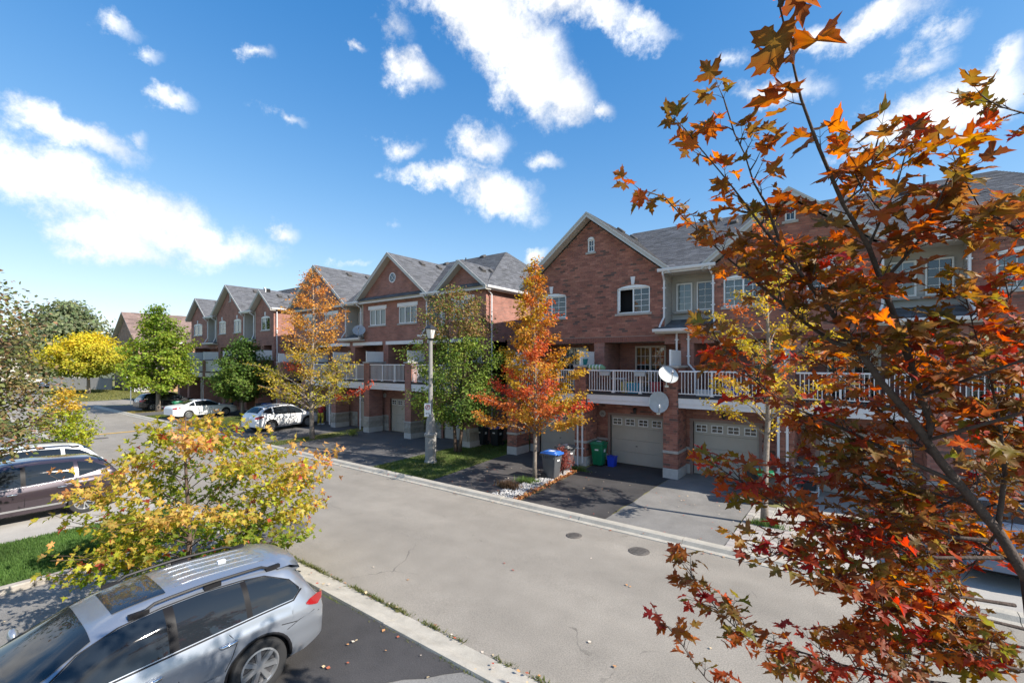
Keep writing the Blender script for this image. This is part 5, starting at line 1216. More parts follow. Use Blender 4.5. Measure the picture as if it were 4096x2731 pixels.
# ------------------------------------------------------------------ planting bed between two driveways
sheet('planting_bed', [(-10.08, 12.06), (-8.78, 12.06), (-9.2, 16.9), (-9.72, 16.9)], .056, 'soil')
ico = [(0, 0, 1)]+[(.894*math.cos(a), .894*math.sin(a), .447) for a in np.arange(5)*1.2566]+[(.894*math.cos(a), .894*math.sin(a), -.447) for a in np.arange(5)*1.2566+.628]+[(0, 0, -1)]
icf = [(0, i+1, (i+1) % 5+1) for i in range(5)]+[(i+1, i+6, (i+1) % 5+1) for i in range(5)]+[((i+1) % 5+1, i+6, (i+1) % 5+6) for i in range(5)]+[(11, (i+1) % 5+6, i+6) for i in range(5)]
def rand_frames(r, n, up=None):
    q = r.normal(size=(n, 4)); q /= np.linalg.norm(q, axis=1)[:, None]; w, x, y, z = q.T
    return np.stack([np.stack([1-2*(y*y+z*z), 2*(x*y-z*w), 2*(x*z+y*w)], 1), np.stack([2*(x*y+z*w), 1-2*(x*x+z*z), 2*(y*z-x*w)], 1), np.stack([2*(x*z-y*w), 2*(y*z+x*w), 1-2*(x*x+y*y)], 1)], 1)
r = np.random.default_rng(4); n = 1500; yy = r.uniform(12.1, 16.6, n); t_ = r.uniform(0, 1, n); xl = -10.02+(yy-12.1)*.07; xr = -8.95-(yy-12.1)*.085; xx = xl+(xr-xl)*t_
V, F, Cc = scatter(np.array(ico)*np.array([1, .8, .6]), icf, np.column_stack([xx, yy, np.full(n, .075)]), rand_frames(r, n), r.uniform(.02, .055, n), np.clip(r.normal(.40, .1, (n, 1)), .2, .62)*np.array([[1, .98, .96]]))
struct('white_pebbles', np_mesh('white_pebbles', V, F, Cc, 'pebble'), kind='stuff')
n = 900; yy = r.uniform(12.1, 16.7, n); xx = -8.80-(yy-12.1)*.085-np.abs(r.normal(0, .11, n)); 
leaf4 = [(-.5, 0, 0), (0, -.45, .06), (.55, 0, .0), (0, .45, .10)]; leaf4f = [(0, 1, 2), (0, 2, 3)]
cc_ = np.array([(.42, .15, .05), (.5, .22, .08), (.36, .12, .05), (.5, .3, .1)])[r.integers(0, 4, n)]
V, F, Cc = scatter(np.array(leaf4), leaf4f, np.column_stack([xx, yy, r.uniform(.07, .12, n)]), rand_frames(r, n), r.uniform(.05, .10, n), cc_)
struct('fallen_leaves', np_mesh('fallen_leaves', V, F, Cc, 'litter'), kind='stuff')
for i, (x, y, s_, lb) in enumerate(((-9.25, 14.2, .17, 'rounded pale stone in the planting bed below the bin'), (-9.15, 13.75, .15, 'rounded reddish stone at the edge of the planting bed'), (-9.95, 13.2, .16, 'flat pale stone at the left edge of the planting bed'), (-9.3, 15.9, .14, 'pale stone in the planting bed below the red bush'))):
    t = thing('garden_stone', lb, 'stone', (x, y, .09)); b = MB(); rr = random.Random(i); b.add([(p[0]*s_*rr.uniform(.8, 1.1), p[1]*s_*rr.uniform(.8, 1.1), p[2]*s_*.65) for p in ico], icf); o = child('stone', b.mesh('stone', 'stone_cap', True), t); m_ = o.modifiers.new('s', 'SUBSURF'); m_.levels = m_.render_levels = 2
# ------------------------------------------------------------------ fallen leaves on road and drives, weeds in the kerb joint
n = 420; r = np.random.default_rng(9)
reg = [(-9, -2.7, 12.1, 17.2, 60), (-9, 2, 5.6, 11.5, 16), (-13, -9.9, 12.1, 16, 60), (-8.6, -4, 1, 5.0, 45), (-25, -17, 12.1, 17, 70), (-14, 0, 5.0, 5.6, 50), (-20, 2, 11.5, 11.8, 80), (-17, -9, -1, 4.9, 70)]
P_ = np.vstack([np.column_stack([r.uniform(a, b, k), r.uniform(c, d, k)]) for a, b, c, d, k in reg]); n = len(P_)
z_ = np.where((P_[:, 1] > 5.5) & (P_[:, 1] < 11.7), .02, .075)
cc_ = np.array([(.45, .06, .03), (.5, .25, .10), (.55, .42, .25), (.6, .5, .4), (.35, .1, .05)])[r.integers(0, 5, n)]
th_ = r.uniform(0, 6.28, n); fr_ = np.stack([np.column_stack([np.cos(th_), np.sin(th_), r.normal(0, .15, n)]), np.column_stack([-np.sin(th_), np.cos(th_), r.normal(0, .15, n)]), np.tile([0, 0, 1.0], (n, 1))], 1)
V, F, Cc = scatter(np.array(leaf4), leaf4f, np.column_stack([P_, z_]), fr_, r.uniform(.035, .075, n), cc_)
struct('scattered_leaves', np_mesh('scattered_leaves', V, F, Cc, 'litter'), kind='stuff')
def weeds(name, pts, n, seed, c0, c1, h=.07, sp=.06):
    r = np.random.default_rng(seed); k = r.integers(0, len(pts), n); P_ = np.array(pts)[k]+np.column_stack([r.normal(0, sp*2.2, n), r.normal(0, sp*.35, n), np.zeros(n)])
    a = r.uniform(0, 6.28, n); hh = h*r.uniform(.3, 1, n); V = np.zeros((n, 3, 3)); w = .014
    V[:, 0] = P_+np.column_stack([np.cos(a)*w, np.sin(a)*w, np.zeros(n)]); V[:, 1] = P_-np.column_stack([np.cos(a)*w, np.sin(a)*w, np.zeros(n)]); V[:, 2] = P_+np.column_stack([r.normal(0, .04, n), r.normal(0, .04, n), hh])
    t = r.uniform(0, 1, (n, 1)); struct(name, np_mesh(name, V.reshape(-1, 3), np.arange(3*n).reshape(-1, 3), np.repeat(np.array(c0)*(1-t)+np.array(c1)*t, 3, axis=0), 'blade'), kind='stuff')
rr = random.Random(8); wp = []
for i in range(70): wp.append((rr.uniform(-13, -2), rr.choice((5.51, 5.51, 4.98)), .02))
weeds('kerb_weeds', wp, 2600, 3, (.07, .10, .02), (.17, .16, .06))
weeds('bed_weeds', [(-9.85, 14.3, .06), (-9.9, 14.0, .06), (-10.0, 14.2, .06), (-9.5, 16.9, .06), (-9.2, 16.95, .06), (-2.05, 14.3, .07), (-1.95, 14.35, .07)], 1400, 5, (.05, .11, .02), (.16, .22, .06), .22, .09)
weeds('bed_weeds', [(-10.0, 13.3, .06), (-9.9, 13.0, .06), (-10.1, 13.1, .06)], 700, 6, (.10, .05, .03), (.22, .14, .07), .30, .09)
# ------------------------------------------------------------------ people
def person(name, label, loc, rz, joints, edges, rad, clothes, skin='skin'):
    t = thing(name, label, 'person', loc, rz)
    me = bpy.data.meshes.new('body'); me.from_pydata(joints, edges, []); me.materials.append(M[clothes]); o = child('body', me, t)
    sk = o.modifiers.new('skin', 'SKIN'); 
    if not me.skin_vertices: 
        bm_ = None
    ly = me.skin_vertices[0] if me.skin_vertices else None
    if ly is None:
        import bmesh
        bm = bmesh.new(); bm.from_mesh(me); bm.verts.layers.skin.verify(); bm.to_mesh(me); bm.free(); ly = me.skin_vertices[0]
    for i, v in enumerate(ly.data): v.radius = (rad[i], rad[i]*.85); v.use_root = (i == 0)
    su = o.modifiers.new('sub', 'SUBSURF'); su.levels = su.render_levels = 2; sk.use_smooth_shade = True
    return t
def human(name, label, loc, rz, top, legs, hair_m, bare_legs=True, cap_=None):
    j = [(0, 0, .95), (0, .01, 1.15), (0, .02, 1.36), (0, .02, 1.46), (0, .03, 1.52),
         (.17, .01, 1.40), (.24, .05, 1.15), (.20, .22, 1.02), (.17, .30, 1.03), (-.17, .01, 1.40), (-.25, .02, 1.14), (-.24, .14, .93), (-.23, .19, .86),
         (.10, .02, .86), (.12, .08, .48), (.12, .02, .10), (.12, .15, .04), (-.10, -.02, .86), (-.12, -.04, .48), (-.12, -.12, .10), (-.12, .01, .04)]
    e = [(0, 1), (1, 2), (2, 3), (3, 4), (2, 5), (5, 6), (6, 7), (7, 8), (2, 9), (9, 10), (10, 11), (11, 12), (0, 13), (13, 14), (14, 15), (15, 16), (0, 17), (17, 18), (18, 19), (19, 20)]
    ra = [.155, .14, .15, .065, .06, .075, .05, .04, .04, .075, .05, .04, .04, .10, .065, .045, .04, .10, .065, .045, .04]
    t = person(name, label, loc, rz, j, e, ra, top)
    b = MB(); b.lathe([(.02, 1.49), (.065, 1.51), (.085, 1.58), (.09, 1.64), (.08, 1.70), (.04, 1.745)], 14, (0, .03, 0)); b.box(-.012, .012, .11, .145, 1.585, 1.625)
    for s in (1, -1): b.lathe([(.012, 1.59), (.02, 1.62), (.012, 1.65)], 8, (s*.092, .03, 0))
    child('head', b.mesh('head', 'skin', True), t)
    b = MB(); b.lathe([(.096, 1.62), (.102, 1.68), (.085, 1.74), (.03, 1.765)], 14, (0, .012, 0)); child('hair' if not cap_ else 'cap', b.mesh('hair', cap_ or hair_m, True), t)
    for s, a, k, f in ((1, 13, 14, 15), (-1, 17, 18, 19)):
        b = MB(); P3 = [j[a], j[k], j[f]]; b.tube([P3[0], P3[1]], [.115, .085], 10); b.tube([P3[1], P3[2]], [.085, .06], 10); child('trouser_leg', b.mesh('trouser_leg', legs, True), t)
        b = MB(); q = j[f+1]; b.bev(q[0]-.05, q[0]+.05, q[1]-.18, q[1]+.1, 0, .09, .02); child('shoe', b.mesh('shoe', 'plastic_white'), t)
    for h_ in (8, 12):
        q = Vector(j[h_]); b = MB(); b.tube([q, q+Vector((0, .05, -.03))], [.038, .042], 8)
        for k in range(4): b.tube([q+Vector((-.03+k*.02, .05, -.03)), q+Vector((-.03+k*.02, .09, -.05)), q+Vector((-.03+k*.02, .10, -.085))], .0095, 6)
        b.tube([q+Vector((.04, .01, -.02)), q+Vector((.06, .05, -.05))], .011, 6); child('hand', b.mesh('hand', 'skin', True), t)
    return t
human('person', 'person in red top and yellow shorts beside the white crossover', (-30.9, 18.2, .05), R(20), 'cloth_red', 'cloth_yellow', 'hair')
p_ = human('person', 'person in orange vest and white cap walking behind the white sedan', (-45.2, 18.0, .06), R(160), 'cloth_orange', 'cloth_navy', 'hair', cap_='cloth_grey')
# ------------------------------------------------------------------ far corner house, fence
ho = thing('corner_house', 'brown roofed corner house with white porch at the far end of the street', 'house', (-92, 27, 0))
def hp(name, m, fn, smooth=False): b = MB(); fn(b); return b.build(name, m, ho, smooth)
hp('wall', 'brick_brown', lambda b: b.box(-99, -86.5, 21.5, 42, 0, 7.6))
hp('wing_wall', 'brick_orange', lambda b: (b.box(-86.5, -83.0, 27.5, 42, 0, 7.6), b.prism([(31.5, 7.6), (42, 7.6), (36.7, 10.6)], 'x', -86, -83.0), b.prism([(27.5, 7.6), (31.4, 7.6), (29.4, 9.9)], 'x', -86, -83.02)))
rnd_ = random.Random(4); sh_ = MB(); rf_ = MB()
def rp(a, b, c, d): shingle(sh_, a, b, c, d, rnd_, .3, 1.0); slab(rf_, [a, b, c, d] if c != d else [a, b, c], .12)
rp((-86.0, 20.9, 7.6), (-86.0, 42.5, 7.6), (-92.7, 42.5, 12.4), (-92.7, 20.9, 12.4)); rp((-99.5, 42.5, 7.6), (-99.5, 20.9, 7.6), (-92.7, 20.9, 12.4), (-92.7, 42.5, 12.4))
rp((-82.6, 36.7, 10.8), (-90.5, 36.7, 10.8), (-90.5, 36.7, 10.8), (-82.6, 36.7, 10.8)) if False else None
rp((-82.6, 31.2, 7.55), (-82.6, 36.7, 10.75), (-90.5, 36.7, 10.75), (-86.0, 31.2, 7.55)); rp((-82.6, 42.3, 7.55), (-82.6, 36.7, 10.75), (-90.5, 36.7, 10.75), (-86, 42.3, 7.55))
rp((-82.6, 27.2, 7.55), (-82.6, 29.4, 10.1), (-89.5, 29.4, 10.1), (-86.0, 27.2, 7.55)); rp((-82.6, 31.6, 7.55), (-82.6, 29.4, 10.1), (-89.5, 29.4, 10.1), (-86, 31.6, 7.55))
rp((-83.0, 22.3, 3.6), (-83.0, 27.2, 3.6), (-86.5, 27.2, 4.9), (-86.5, 22.3, 4.9))
rfo = rf_.build('roof', 'rake', ho); q = sh_.build('shingles', 'shingle_brown', rfo); q['kind'] = 'stuff'
hp('gable_wall', 'brick_brown', lambda b: b.prism([(-99, 7.6), (-86.5, 7.6), (-92.7, 12.1)], 'y', 21.5, 21.8))
hp('fascia', 'white_trim', lambda b: (b.box(-86.1, -85.9, 20.9, 27, 7.35, 7.6), b.prism([(31.2, 7.4), (31.2, 7.65), (36.7, 10.85), (36.7, 10.6)], 'x', -82.6, -82.45), b.prism([(42.2, 7.4), (42.2, 7.65), (36.7, 10.85), (36.7, 10.6)], 'x', -82.6, -82.45), b.box(-83.1, -82.95, 22.2, 27.3, 3.4, 3.62)))
for (ya, yb, za, zb) in ((24.2, 25.6, 5.2, 7.0), (34.5, 39.0, 4.9, 7.2), (28.3, 30.4, 5.0, 6.9)):
    xw = -86.5 if ya < 27 else -83.0
    w = hp('window', 'white_vinyl', lambda b: (b.box(xw, xw+.12, ya, ya+.18, za, zb), b.box(xw, xw+.12, yb-.18, yb, za, zb), b.box(xw, xw+.12, ya+.18, yb-.18, za, za+.15), b.box(xw, xw+.12, ya+.18, yb-.18, zb-.15, zb), b.box(xw, xw+.11, (ya+yb)/2-.06, (ya+yb)/2+.06, za+.15, zb-.15), b.box(xw, xw+.10, ya+.18, yb-.18, (za+zb)/2-.05, (za+zb)/2+.05)))
    b = MB(); b.quad((xw+.03, ya+.1, za+.1), (xw+.03, yb-.1, za+.1), (xw+.03, yb-.1, zb-.1), (xw+.03, ya+.1, zb-.1)); b.build('pane', 'auto_glass', w)
hp('porch_floor', 'brick_orange', lambda b: b.box(-86.5, -83.3, 22.6, 27.0, 0, 1.0))
hp('entrance_door', 'cloth_red', lambda b: b.box(-86.5, -86.42, 24.2, 25.3, 1.0, 3.2))
for y in (22.9, 24.9, 26.8): hp('porch_column', 'white_trim', lambda b, y=y: (b.lathe([(.22, 1.0), (.22, 1.2), (.16, 1.25), (.14, 3.2), (.22, 3.3), (.22, 3.45)], 10, (-83.6, y, 0))))
pr_ = hp('porch_railing', 'white_trim', lambda b: (b.box(-83.65, -83.55, 23.1, 24.7, 1.85, 1.95), b.box(-83.65, -83.55, 25.1, 26.6, 1.85, 1.95)))
bm_ = MB(); bm_.box(-.03, .03, -.03, .03, 1.0, 1.86); bme = bm_.mesh('baluster', 'white_trim')
for k in range(18): child('baluster', bme, pr_, (-83.6, 23.15+k*.2, 0))
for k in range(5): hp('step', 'foundation', lambda b, k=k: b.box(-85.6, -84.2, 22.6-.32*(k+1), 22.6-.32*k, 0, .9-.18*k))
for x in (-85.7, -84.1):
    sr = hp('stair_railing', 'white_trim', lambda b, x=x: (b.prism([(22.6, 1.82), (22.6, 1.92), (20.9, 1.1), (20.9, 1.0)], 'x', x-.04, x+.04), b.box(x-.07, x+.07, 20.83, 20.97, 0, 1.25)))
    for k in range(7): child('baluster', bme, sr, (x, 21.1+k*.22, -.85+k*.11))
fe = thing('board_fence', 'grey board fence between the far lawn and the driveway', 'fence', (-100, 15, 0))
bb = MB(); bb.bev(-.14, .14, -.02, .02, .05, 1.95, .01); fbm = bb.mesh('fence_board', 'fence_grey')
for k in range(44):
    t_ = k/43; o = child('fence_board', fbm, fe, (-7.5+t_*12.5, .0+t_*5.2, random.uniform(-.02, .02)), (0, 0, math.atan2(5.2, 12.5)))
for k in range(6): b = MB(); b.bev(-.07, .07, -.07, .07, 0, 2.15, .02); child('fence_post', b.mesh('fence_post', 'fence_grey'), fe, (-7.5+k*2.5, k*1.04+.08, 0))
# a pale house far down the road closes the view at the left
fh = thing('distant_house', 'pale house far down the road at the left edge', 'house', (-150, 12, 0))
b = MB(); b.box(-158, -146, 6, 26, 0, 6.0); b.build('wall', 'soffit', fh); b = MB(); b.prism([(5.3, 5.95), (26.7, 5.95), (16, 10.5)], 'x', -158.5, -145.5); b.build('roof', 'shingle_brown', fh)
for k in range(4): b = MB(); b.box(-146, -145.9, 8+k*4.5, 9.6+k*4.5, 3.4, 5.0); b.build('window', 'auto_glass', fh)
# ------------------------------------------------------------------ trees
def fold(half, cx=.35, v=.20, curl=.22, skew=0.0, twist=0.0):
    pts = [(x, y) for x, y in half]+[(-x*(1-abs(skew)*.5), y+skew*x*.25) for x, y in half[-2:0:-1]]
    V = [(0, cx, -.02)]+[(x+skew*y*.15, y, v*abs(x)-curl*(y-.35)**2+twist*x*(y-.3)+.05*math.sin(9*x+5*y)) for x, y in pts]; n = len(pts)
    t = [(1.0, 1.12, 1.0)]+[(1.03, .92, .9) if math.hypot(x, y-.35) < .4 else (1.05, .74, .8) for x, y in pts]
    return np.array(V), [(0, i+1, (i+1) % n+1) for i in range(n)], np.array(t)
MAPLE = fold([(0, 0), (.13, -.07), (.40, -.05), (.33, .06), (.30, .15), (.44, .20), (.50, .30), (.66, .40), (.52, .43), (.46, .52), (.30, .47), (.20, .50), (.25, .60), (.30, .70), (.17, .72), (.12, .84), (0, 1.02)])
_mh = [(0, 0), (.10, -.03), (.22, -.11), (.37, -.10), (.28, .0), (.22, .09), (.36, .15), (.43, .25), (.58, .27), (.56, .36), (.73, .50), (.53, .48), (.44, .56), (.33, .48), (.15, .42), (.18, .55), (.29, .64), (.19, .68), (.20, .80), (.10, .83), (0, 1.06)]
_mn = [(0, 0), (.10, -.04), (.28, -.08), (.24, .05), (.20, .14), (.34, .22), (.40, .34), (.54, .48), (.40, .47), (.33, .53), (.20, .46), (.14, .52), (.19, .64), (.20, .76), (.11, .78), (.06, .92), (0, 1.1)]
MAPLES = [fold(_mh), fold(_mh, v=.45, curl=.45, skew=.25, twist=.35), fold(_mn, v=.12, curl=-.15, skew=-.2, twist=-.4), fold(_mh, v=.55, curl=.6, skew=.1, twist=.2), fold(_mh, v=-.15, curl=.35, skew=-.3, twist=.5)]
MAPLE_L = fold([(0, 0), (.40, -.02), (.27, .18), (.64, .42), (.40, .50), (.21, .50), (.24, .72), (0, 1.0)])
MAPLE_S = fold([(0, 0), (.42, .02), (.28, .2), (.62, .44), (.22, .52), (0, 1.0)])
OVAL = (np.array([(0, 0, 0), (.30, .35, .08), (.22, .72, .06), (0, 1, -.05), (-.22, .72, .06), (-.30, .35, .08)]), [(0, 1, 3), (1, 2, 3), (0, 3, 5), (5, 3, 4)])
def frames(nrm_, tip):
    nrm_ = nrm_/np.linalg.norm(nrm_, axis=1)[:, None]; tip = tip-nrm_*np.sum(tip*nrm_, axis=1)[:, None]; tip = tip/(np.linalg.norm(tip, axis=1)[:, None]+1e-9)
    return np.stack([np.cross(tip, nrm_), tip, nrm_], 1)
def single_leaves(parent, T, pos, fr, size, col, m, a, loc):
    q = min(10, len(a)); ms = []; cs = col[a]; grp = np.array_split(np.argsort(cs.sum(axis=1)), q); which = np.zeros(len(a), int)
    for i, g in enumerate(grp): which[g] = i; ms.append(np_mesh('leaf', T[0], T[1], np.tile(cs[g].mean(axis=0), (len(T[0]), 1))*(T[2] if len(T) > 2 else 1), m))
    for i, k in enumerate(a):
        o = bpy.data.objects.new('leaf', ms[which[i]]); COL.objects.link(o); o.parent = parent
        mt = Matrix([list(fr[k][r_]*size[k]) for r_ in range(3)]).transposed().to_4x4(); mt.translation = Vector(pos[k]-loc); o.matrix_local = mt
def leaf_parts(parent, T, pos, fr, size, col, m, ind=0, name='crown'):
    """leaves of one tree: the ones nearest the camera as single parts, all others as one mesh"""
    pos = np.asarray(pos); n = len(pos); order = np.argsort(np.linalg.norm(pos-np.array([0, 0, CAM_H]), axis=1)-0*size)
    if ind:
        d = -.6*pos[:, 0]+.8*pos[:, 1]; px = (.8*pos[:, 0]+.6*pos[:, 1])/np.maximum(d, .1); inf = (d > .3) & (np.abs(px) < 1.1) & (np.abs((pos[:, 2]-CAM_H)/np.maximum(d, .1)) < .75)
        order = np.concatenate([order[inf[order]], order[~inf[order]]])
    a, b = order[:ind], order[ind:]
    if isinstance(T, list):
        V_, F_, C_, o_ = [], [], [], 0; wh = np.random.default_rng(n).integers(0, len(T), n)
    loc = np.array(parent.location)
    if isinstance(T, list):
        for ti, TT in enumerate(T):
            sel = a[wh[a] == ti]
            if len(sel): single_leaves(parent, TT, pos, fr, size, col, m, sel, loc)
            sb = b[wh[b] == ti]; V, F, C = scatter(TT[0], TT[1], pos[sb]-loc, fr[sb], size[sb], col[sb], TT[2]); V_.append(V); F_.append(F+o_); C_.append(C); o_ += len(V)
        o = child(name, np_mesh(name, np.vstack(V_), np.vstack(F_), np.vstack(C_), m), parent); o['kind'] = 'stuff'; return o
    if ind: single_leaves(parent, T, pos, fr, size, col, m, a, loc)
    if False:
        q = 12; ms = []; cs = col[a]; key = cs.sum(axis=1); grp = np.array_split(np.argsort(key), q); which = np.zeros(len(a), int); pal = []
        for i, g in enumerate(grp): which[g] = i; pal.append(cs[g].mean(axis=0))
        for c in pal: ms.append(np_mesh('leaf', T[0], T[1], np.tile(c, (len(T[0]), 1))*(T[2] if len(T) > 2 else 1), m))
        for i, k in enumerate(a):
            o = bpy.data.objects.new('leaf', ms[which[i]]); COL.objects.link(o); o.parent = parent
            mt = Matrix([list(fr[k][r_]*size[k]) for r_ in range(3)]).transposed().to_4x4(); mt.translation = Vector(pos[k]-loc); o.matrix_local = mt
    V, F, C = scatter(T[0], T[1], pos[b]-loc, fr[b], size[b], col[b], T[2] if len(T) > 2 else None)
    o = child(name, np_mesh(name, V, F, C, m), parent); o['kind'] = 'stuff'; return o
def tree(name, label, base, H, zb, prof, nb, nl, size, colfn, bark, r0, seed, T=None, spread=.16, up=.45, ind=0, m='leaf_mat', group='street trees', stems=1, wob=.05, sub=4, tilt=.7, ext=None, lean=(0, 0), top=.97):
    T = T or MAPLE_S; rnd = random.Random(seed); r = np.random.default_rng(seed); t = thing(name, label, 'tree', base, 0, group); bx, by, bz = 0, 0, 0
    tr = MB(); segs = []
    ax = []
    for s in range(stems):
        ox, oy = (0, 0) if stems == 1 else (math.cos(s*3.1+.6)*.10, math.sin(s*3.1+.6)*.10); pts = []; rad = []
        n = 12
        for i in range(n+1):
            f = i/n; pts.append(Vector((ox*(1+f*5)+lean[0]*f+wob*math.sin(f*7+seed+s*2), oy*(1+f*5)+lean[1]*f+wob*math.cos(f*6+seed*1.3+s), f*H*top))); rad.append(r0*(1-f)**.8*(1.25 if i == 0 else 1)+.006)
        tr.tube(pts, rad, 8); ax.append(pts)
    def axis(s, z):
        f = max(0, min(1, z/(H*top))); i = min(11, int(f*12)); return ax[s][i].lerp(ax[s][i+1], f*12-i)
    ga = rnd.random()*6.28
    for i in range(nb):
        f = (i+rnd.uniform(.1, .9))/nb; z = zb+f*(H-zb)*.97; a = ga+i*2.39996+rnd.uniform(-.35, .35); Rr = lin(prof, f)*rnd.uniform(.72, 1.12)
        if ext: Rr *= ext(a, f)
        s = i % stems; zs = max(zb*.75, z-Rr*up-rnd.uniform(0, .2)); p0 = axis(s, zs); p3 = Vector((p0.x+math.cos(a)*Rr, p0.y+math.sin(a)*Rr, z)); p1 = p0.lerp(p3, .35)+Vector((0, 0, (z-zs)*.12)); p2 = p0.lerp(p3, .7)+Vector((rnd.uniform(-.1, .1)*Rr, rnd.uniform(-.1, .1)*Rr, (z-zs)*.05))
        rb = max(.008, r0*.38*(1-f*.7)*min(1, Rr)); tr.tube([p0, p1, p2, p3], [rb, rb*.7, rb*.42, .004], 5, False); segs.append((p0, p1, .35, f, i)); segs.append((p1, p2, 1, f, i)); segs.append((p2, p3, 1.25, f, i))
        for k in range(sub):
            g = rnd.uniform(.35, .95); q0 = (p0.lerp(p1, g/.35) if g < .35 else p1.lerp(p2, (g-.35)/.35) if g < .7 else p2.lerp(p3, (g-.7)/.3)); a2 = a+rnd.choice((-1, 1))*rnd.uniform(.5, 1.2); ln = Rr*rnd.uniform(.22, .42)
            q1 = q0+Vector((math.cos(a2)*ln, math.sin(a2)*ln, ln*rnd.uniform(.0, .7))); tr.tube([q0, q0.lerp(q1, .5)+Vector((0, 0, -.02)), q1], [rb*.4, rb*.28, .003], 4, False); segs.append((q0, q1, 1.15, f, i))
    o = child('trunk', tr.mesh('trunk', bark, True), t)
    w = np.array([max(.02, (s[1]-s[0]).length)*s[2] for s in segs]); k = r.choice(len(segs), nl, p=w/w.sum()); u = r.uniform(0.05, 1.05, nl)[:, None]
    A_ = np.array([s[0] for s in segs]); B_ = np.array([s[1] for s in segs]); P_ = A_[k]*(1-u)+B_[k]*u; d = B_[k]-A_[k]; d /= np.linalg.norm(d, axis=1)[:, None]
    off = r.normal(0, 1, (nl, 3))*spread; off[:, 2] *= .75; P_ = P_+off; P_[:, 2] = np.maximum(P_[:, 2], zb*.72)
    nn = r.normal(0, tilt, (nl, 3))+np.array([0, 0, 1.0])+np.column_stack([P_[:, 0], P_[:, 1], np.zeros(nl)])*.25; tip = d*.6+off/(spread+1e-6)*.5+np.array([0, 0, -.55])+r.normal(0, .3, (nl, 3))
    fb = np.array([s[3] for s in segs])[k]; ib = np.array([s[4] for s in segs])[k]; rr_ = np.hypot(P_[:, 0], P_[:, 1])/max(p[1] for p in prof)
    C = colfn(P_[:, 2]/H, rr_, np.random.default_rng(seed+1).uniform(0, 1, nb)[ib], r, nl)
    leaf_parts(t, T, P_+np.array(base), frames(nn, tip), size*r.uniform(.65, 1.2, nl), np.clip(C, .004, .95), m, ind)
    return t
def mixc(a, b, t): t = np.clip(t, 0, 1)[:, None]; return np.array(a)*(1-t)+np.array(b)*t
def jit(C, r, n, s=.22): return C*np.exp(r.normal(0, s, (n, 1)))*(1+r.normal(0, .07, (n, 3)))
def col_orange(h, rr, bv, r, n):
    C = mixc((.30, .30, .035), (.52, .26, .05), (h-.25)*1.6+(bv-.5)*.5+r.normal(0, .12, n)); C = mixc((1, 1, 1), (1, 1, 1), h)*C; s = (h > .55)[:, None]; C = np.where(s, mixc((.56, .33, .07), (.52, .25, .07), (h-.5)*2+(bv-.5)*.6), C)
    red = ((bv > .88) & (rr > .45) & (h < .6))[:, None]; C = np.where(red, np.array((.52, .10, .05)), C); return jit(C, r, n)
def col_redorange(h, rr, bv, r, n):
    C = mixc((.40, .30, .035), (.48, .19, .045), bv*1.4-.2+r.normal(0, .15, n)); red = ((bv > .62) & (rr > .35))[:, None]; C = np.where(red, mixc((.52, .19, .05), (.45, .07, .035), (bv-.62)*2.6), C); return jit(C, r, n)
def col_lime(h, rr, bv, r, n): return jit(mixc((.10, .19, .022), (.25, .33, .035), rr*.8+bv*.5-.2+r.normal(0, .15, n)), r, n, .2)
def col_green(h, rr, bv, r, n): return jit(mixc((.045, .105, .022), (.12, .19, .03), rr*.6+bv*.6-.2+r.normal(0, .15, n)), r, n, .2)
def col_pear(h, rr, bv, r, n): return jit(mixc(mixc((.055, .10, .02), (.15, .20, .035), bv+r.normal(0, .2, n)), (.20, .11, .05), np.clip((h-.66)*3, 0, .95)) if False else np.where((h > .68)[:, None] & (r.uniform(0, 1, (n, 1)) < .7), np.array((.27, .17, .07)), mixc((.08, .14, .026), (.23, .28, .05), bv+r.normal(0, .2, n))), r, n, .22)
def col_pear_near(h, rr, bv, r, n): return jit(np.where((r.uniform(0, 1, (n, 1)) < .42), np.array((.25, .16, .085)), mixc((.10, .13, .04), (.22, .24, .075), bv+r.normal(0, .2, n))), r, n, .25)
def col_yellow(h, rr, bv, r, n): return jit(np.where((bv > .7)[:, None] & (h[:, None] > .45), np.array((.55, .20, .07)), mixc((.46, .40, .05), (.60, .47, .07), bv+r.normal(0, .2, n))), r, n, .18)
def col_locust(h, rr, bv, r, n): return jit(mixc((.16, .20, .025), (.56, .45, .03), (h-.35)*2.2+(bv-.5)*.5), r, n, .15)
def col_greygreen(h, rr, bv, r, n): return jit(mixc((.11, .14, .07), (.20, .22, .11), bv+r.normal(0, .2, n)), r, n, .15)
def col_ygreen(h, rr, bv, r, n): return jit(np.where((h > .70)[:, None], mixc((.50, .42, .05), (.50, .38, .06), bv), mixc((.20, .28, .025), (.40, .42, .035), bv+r.normal(0, .2, n))), r, n, .16)
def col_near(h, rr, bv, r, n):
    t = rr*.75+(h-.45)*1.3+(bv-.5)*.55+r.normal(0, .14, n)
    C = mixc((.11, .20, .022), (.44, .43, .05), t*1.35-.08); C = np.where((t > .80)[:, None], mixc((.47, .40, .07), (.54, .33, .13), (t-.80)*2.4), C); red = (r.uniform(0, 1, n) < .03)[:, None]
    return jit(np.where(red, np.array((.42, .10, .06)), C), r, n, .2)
tree('maple_tree', 'orange and yellow maple standing before the middle row of houses', (-25.5, 14.5, .03), 10.3, 2.3, [(0, 2.3), (.12, 3.0), (.3, 2.6), (.42, 1.5), (.6, 1.75), (.8, 1.2), (1, .25)], 64, 8600, .112, col_orange, 'bark_grey', .13, 21, spread=.12, up=.6, sub=6)
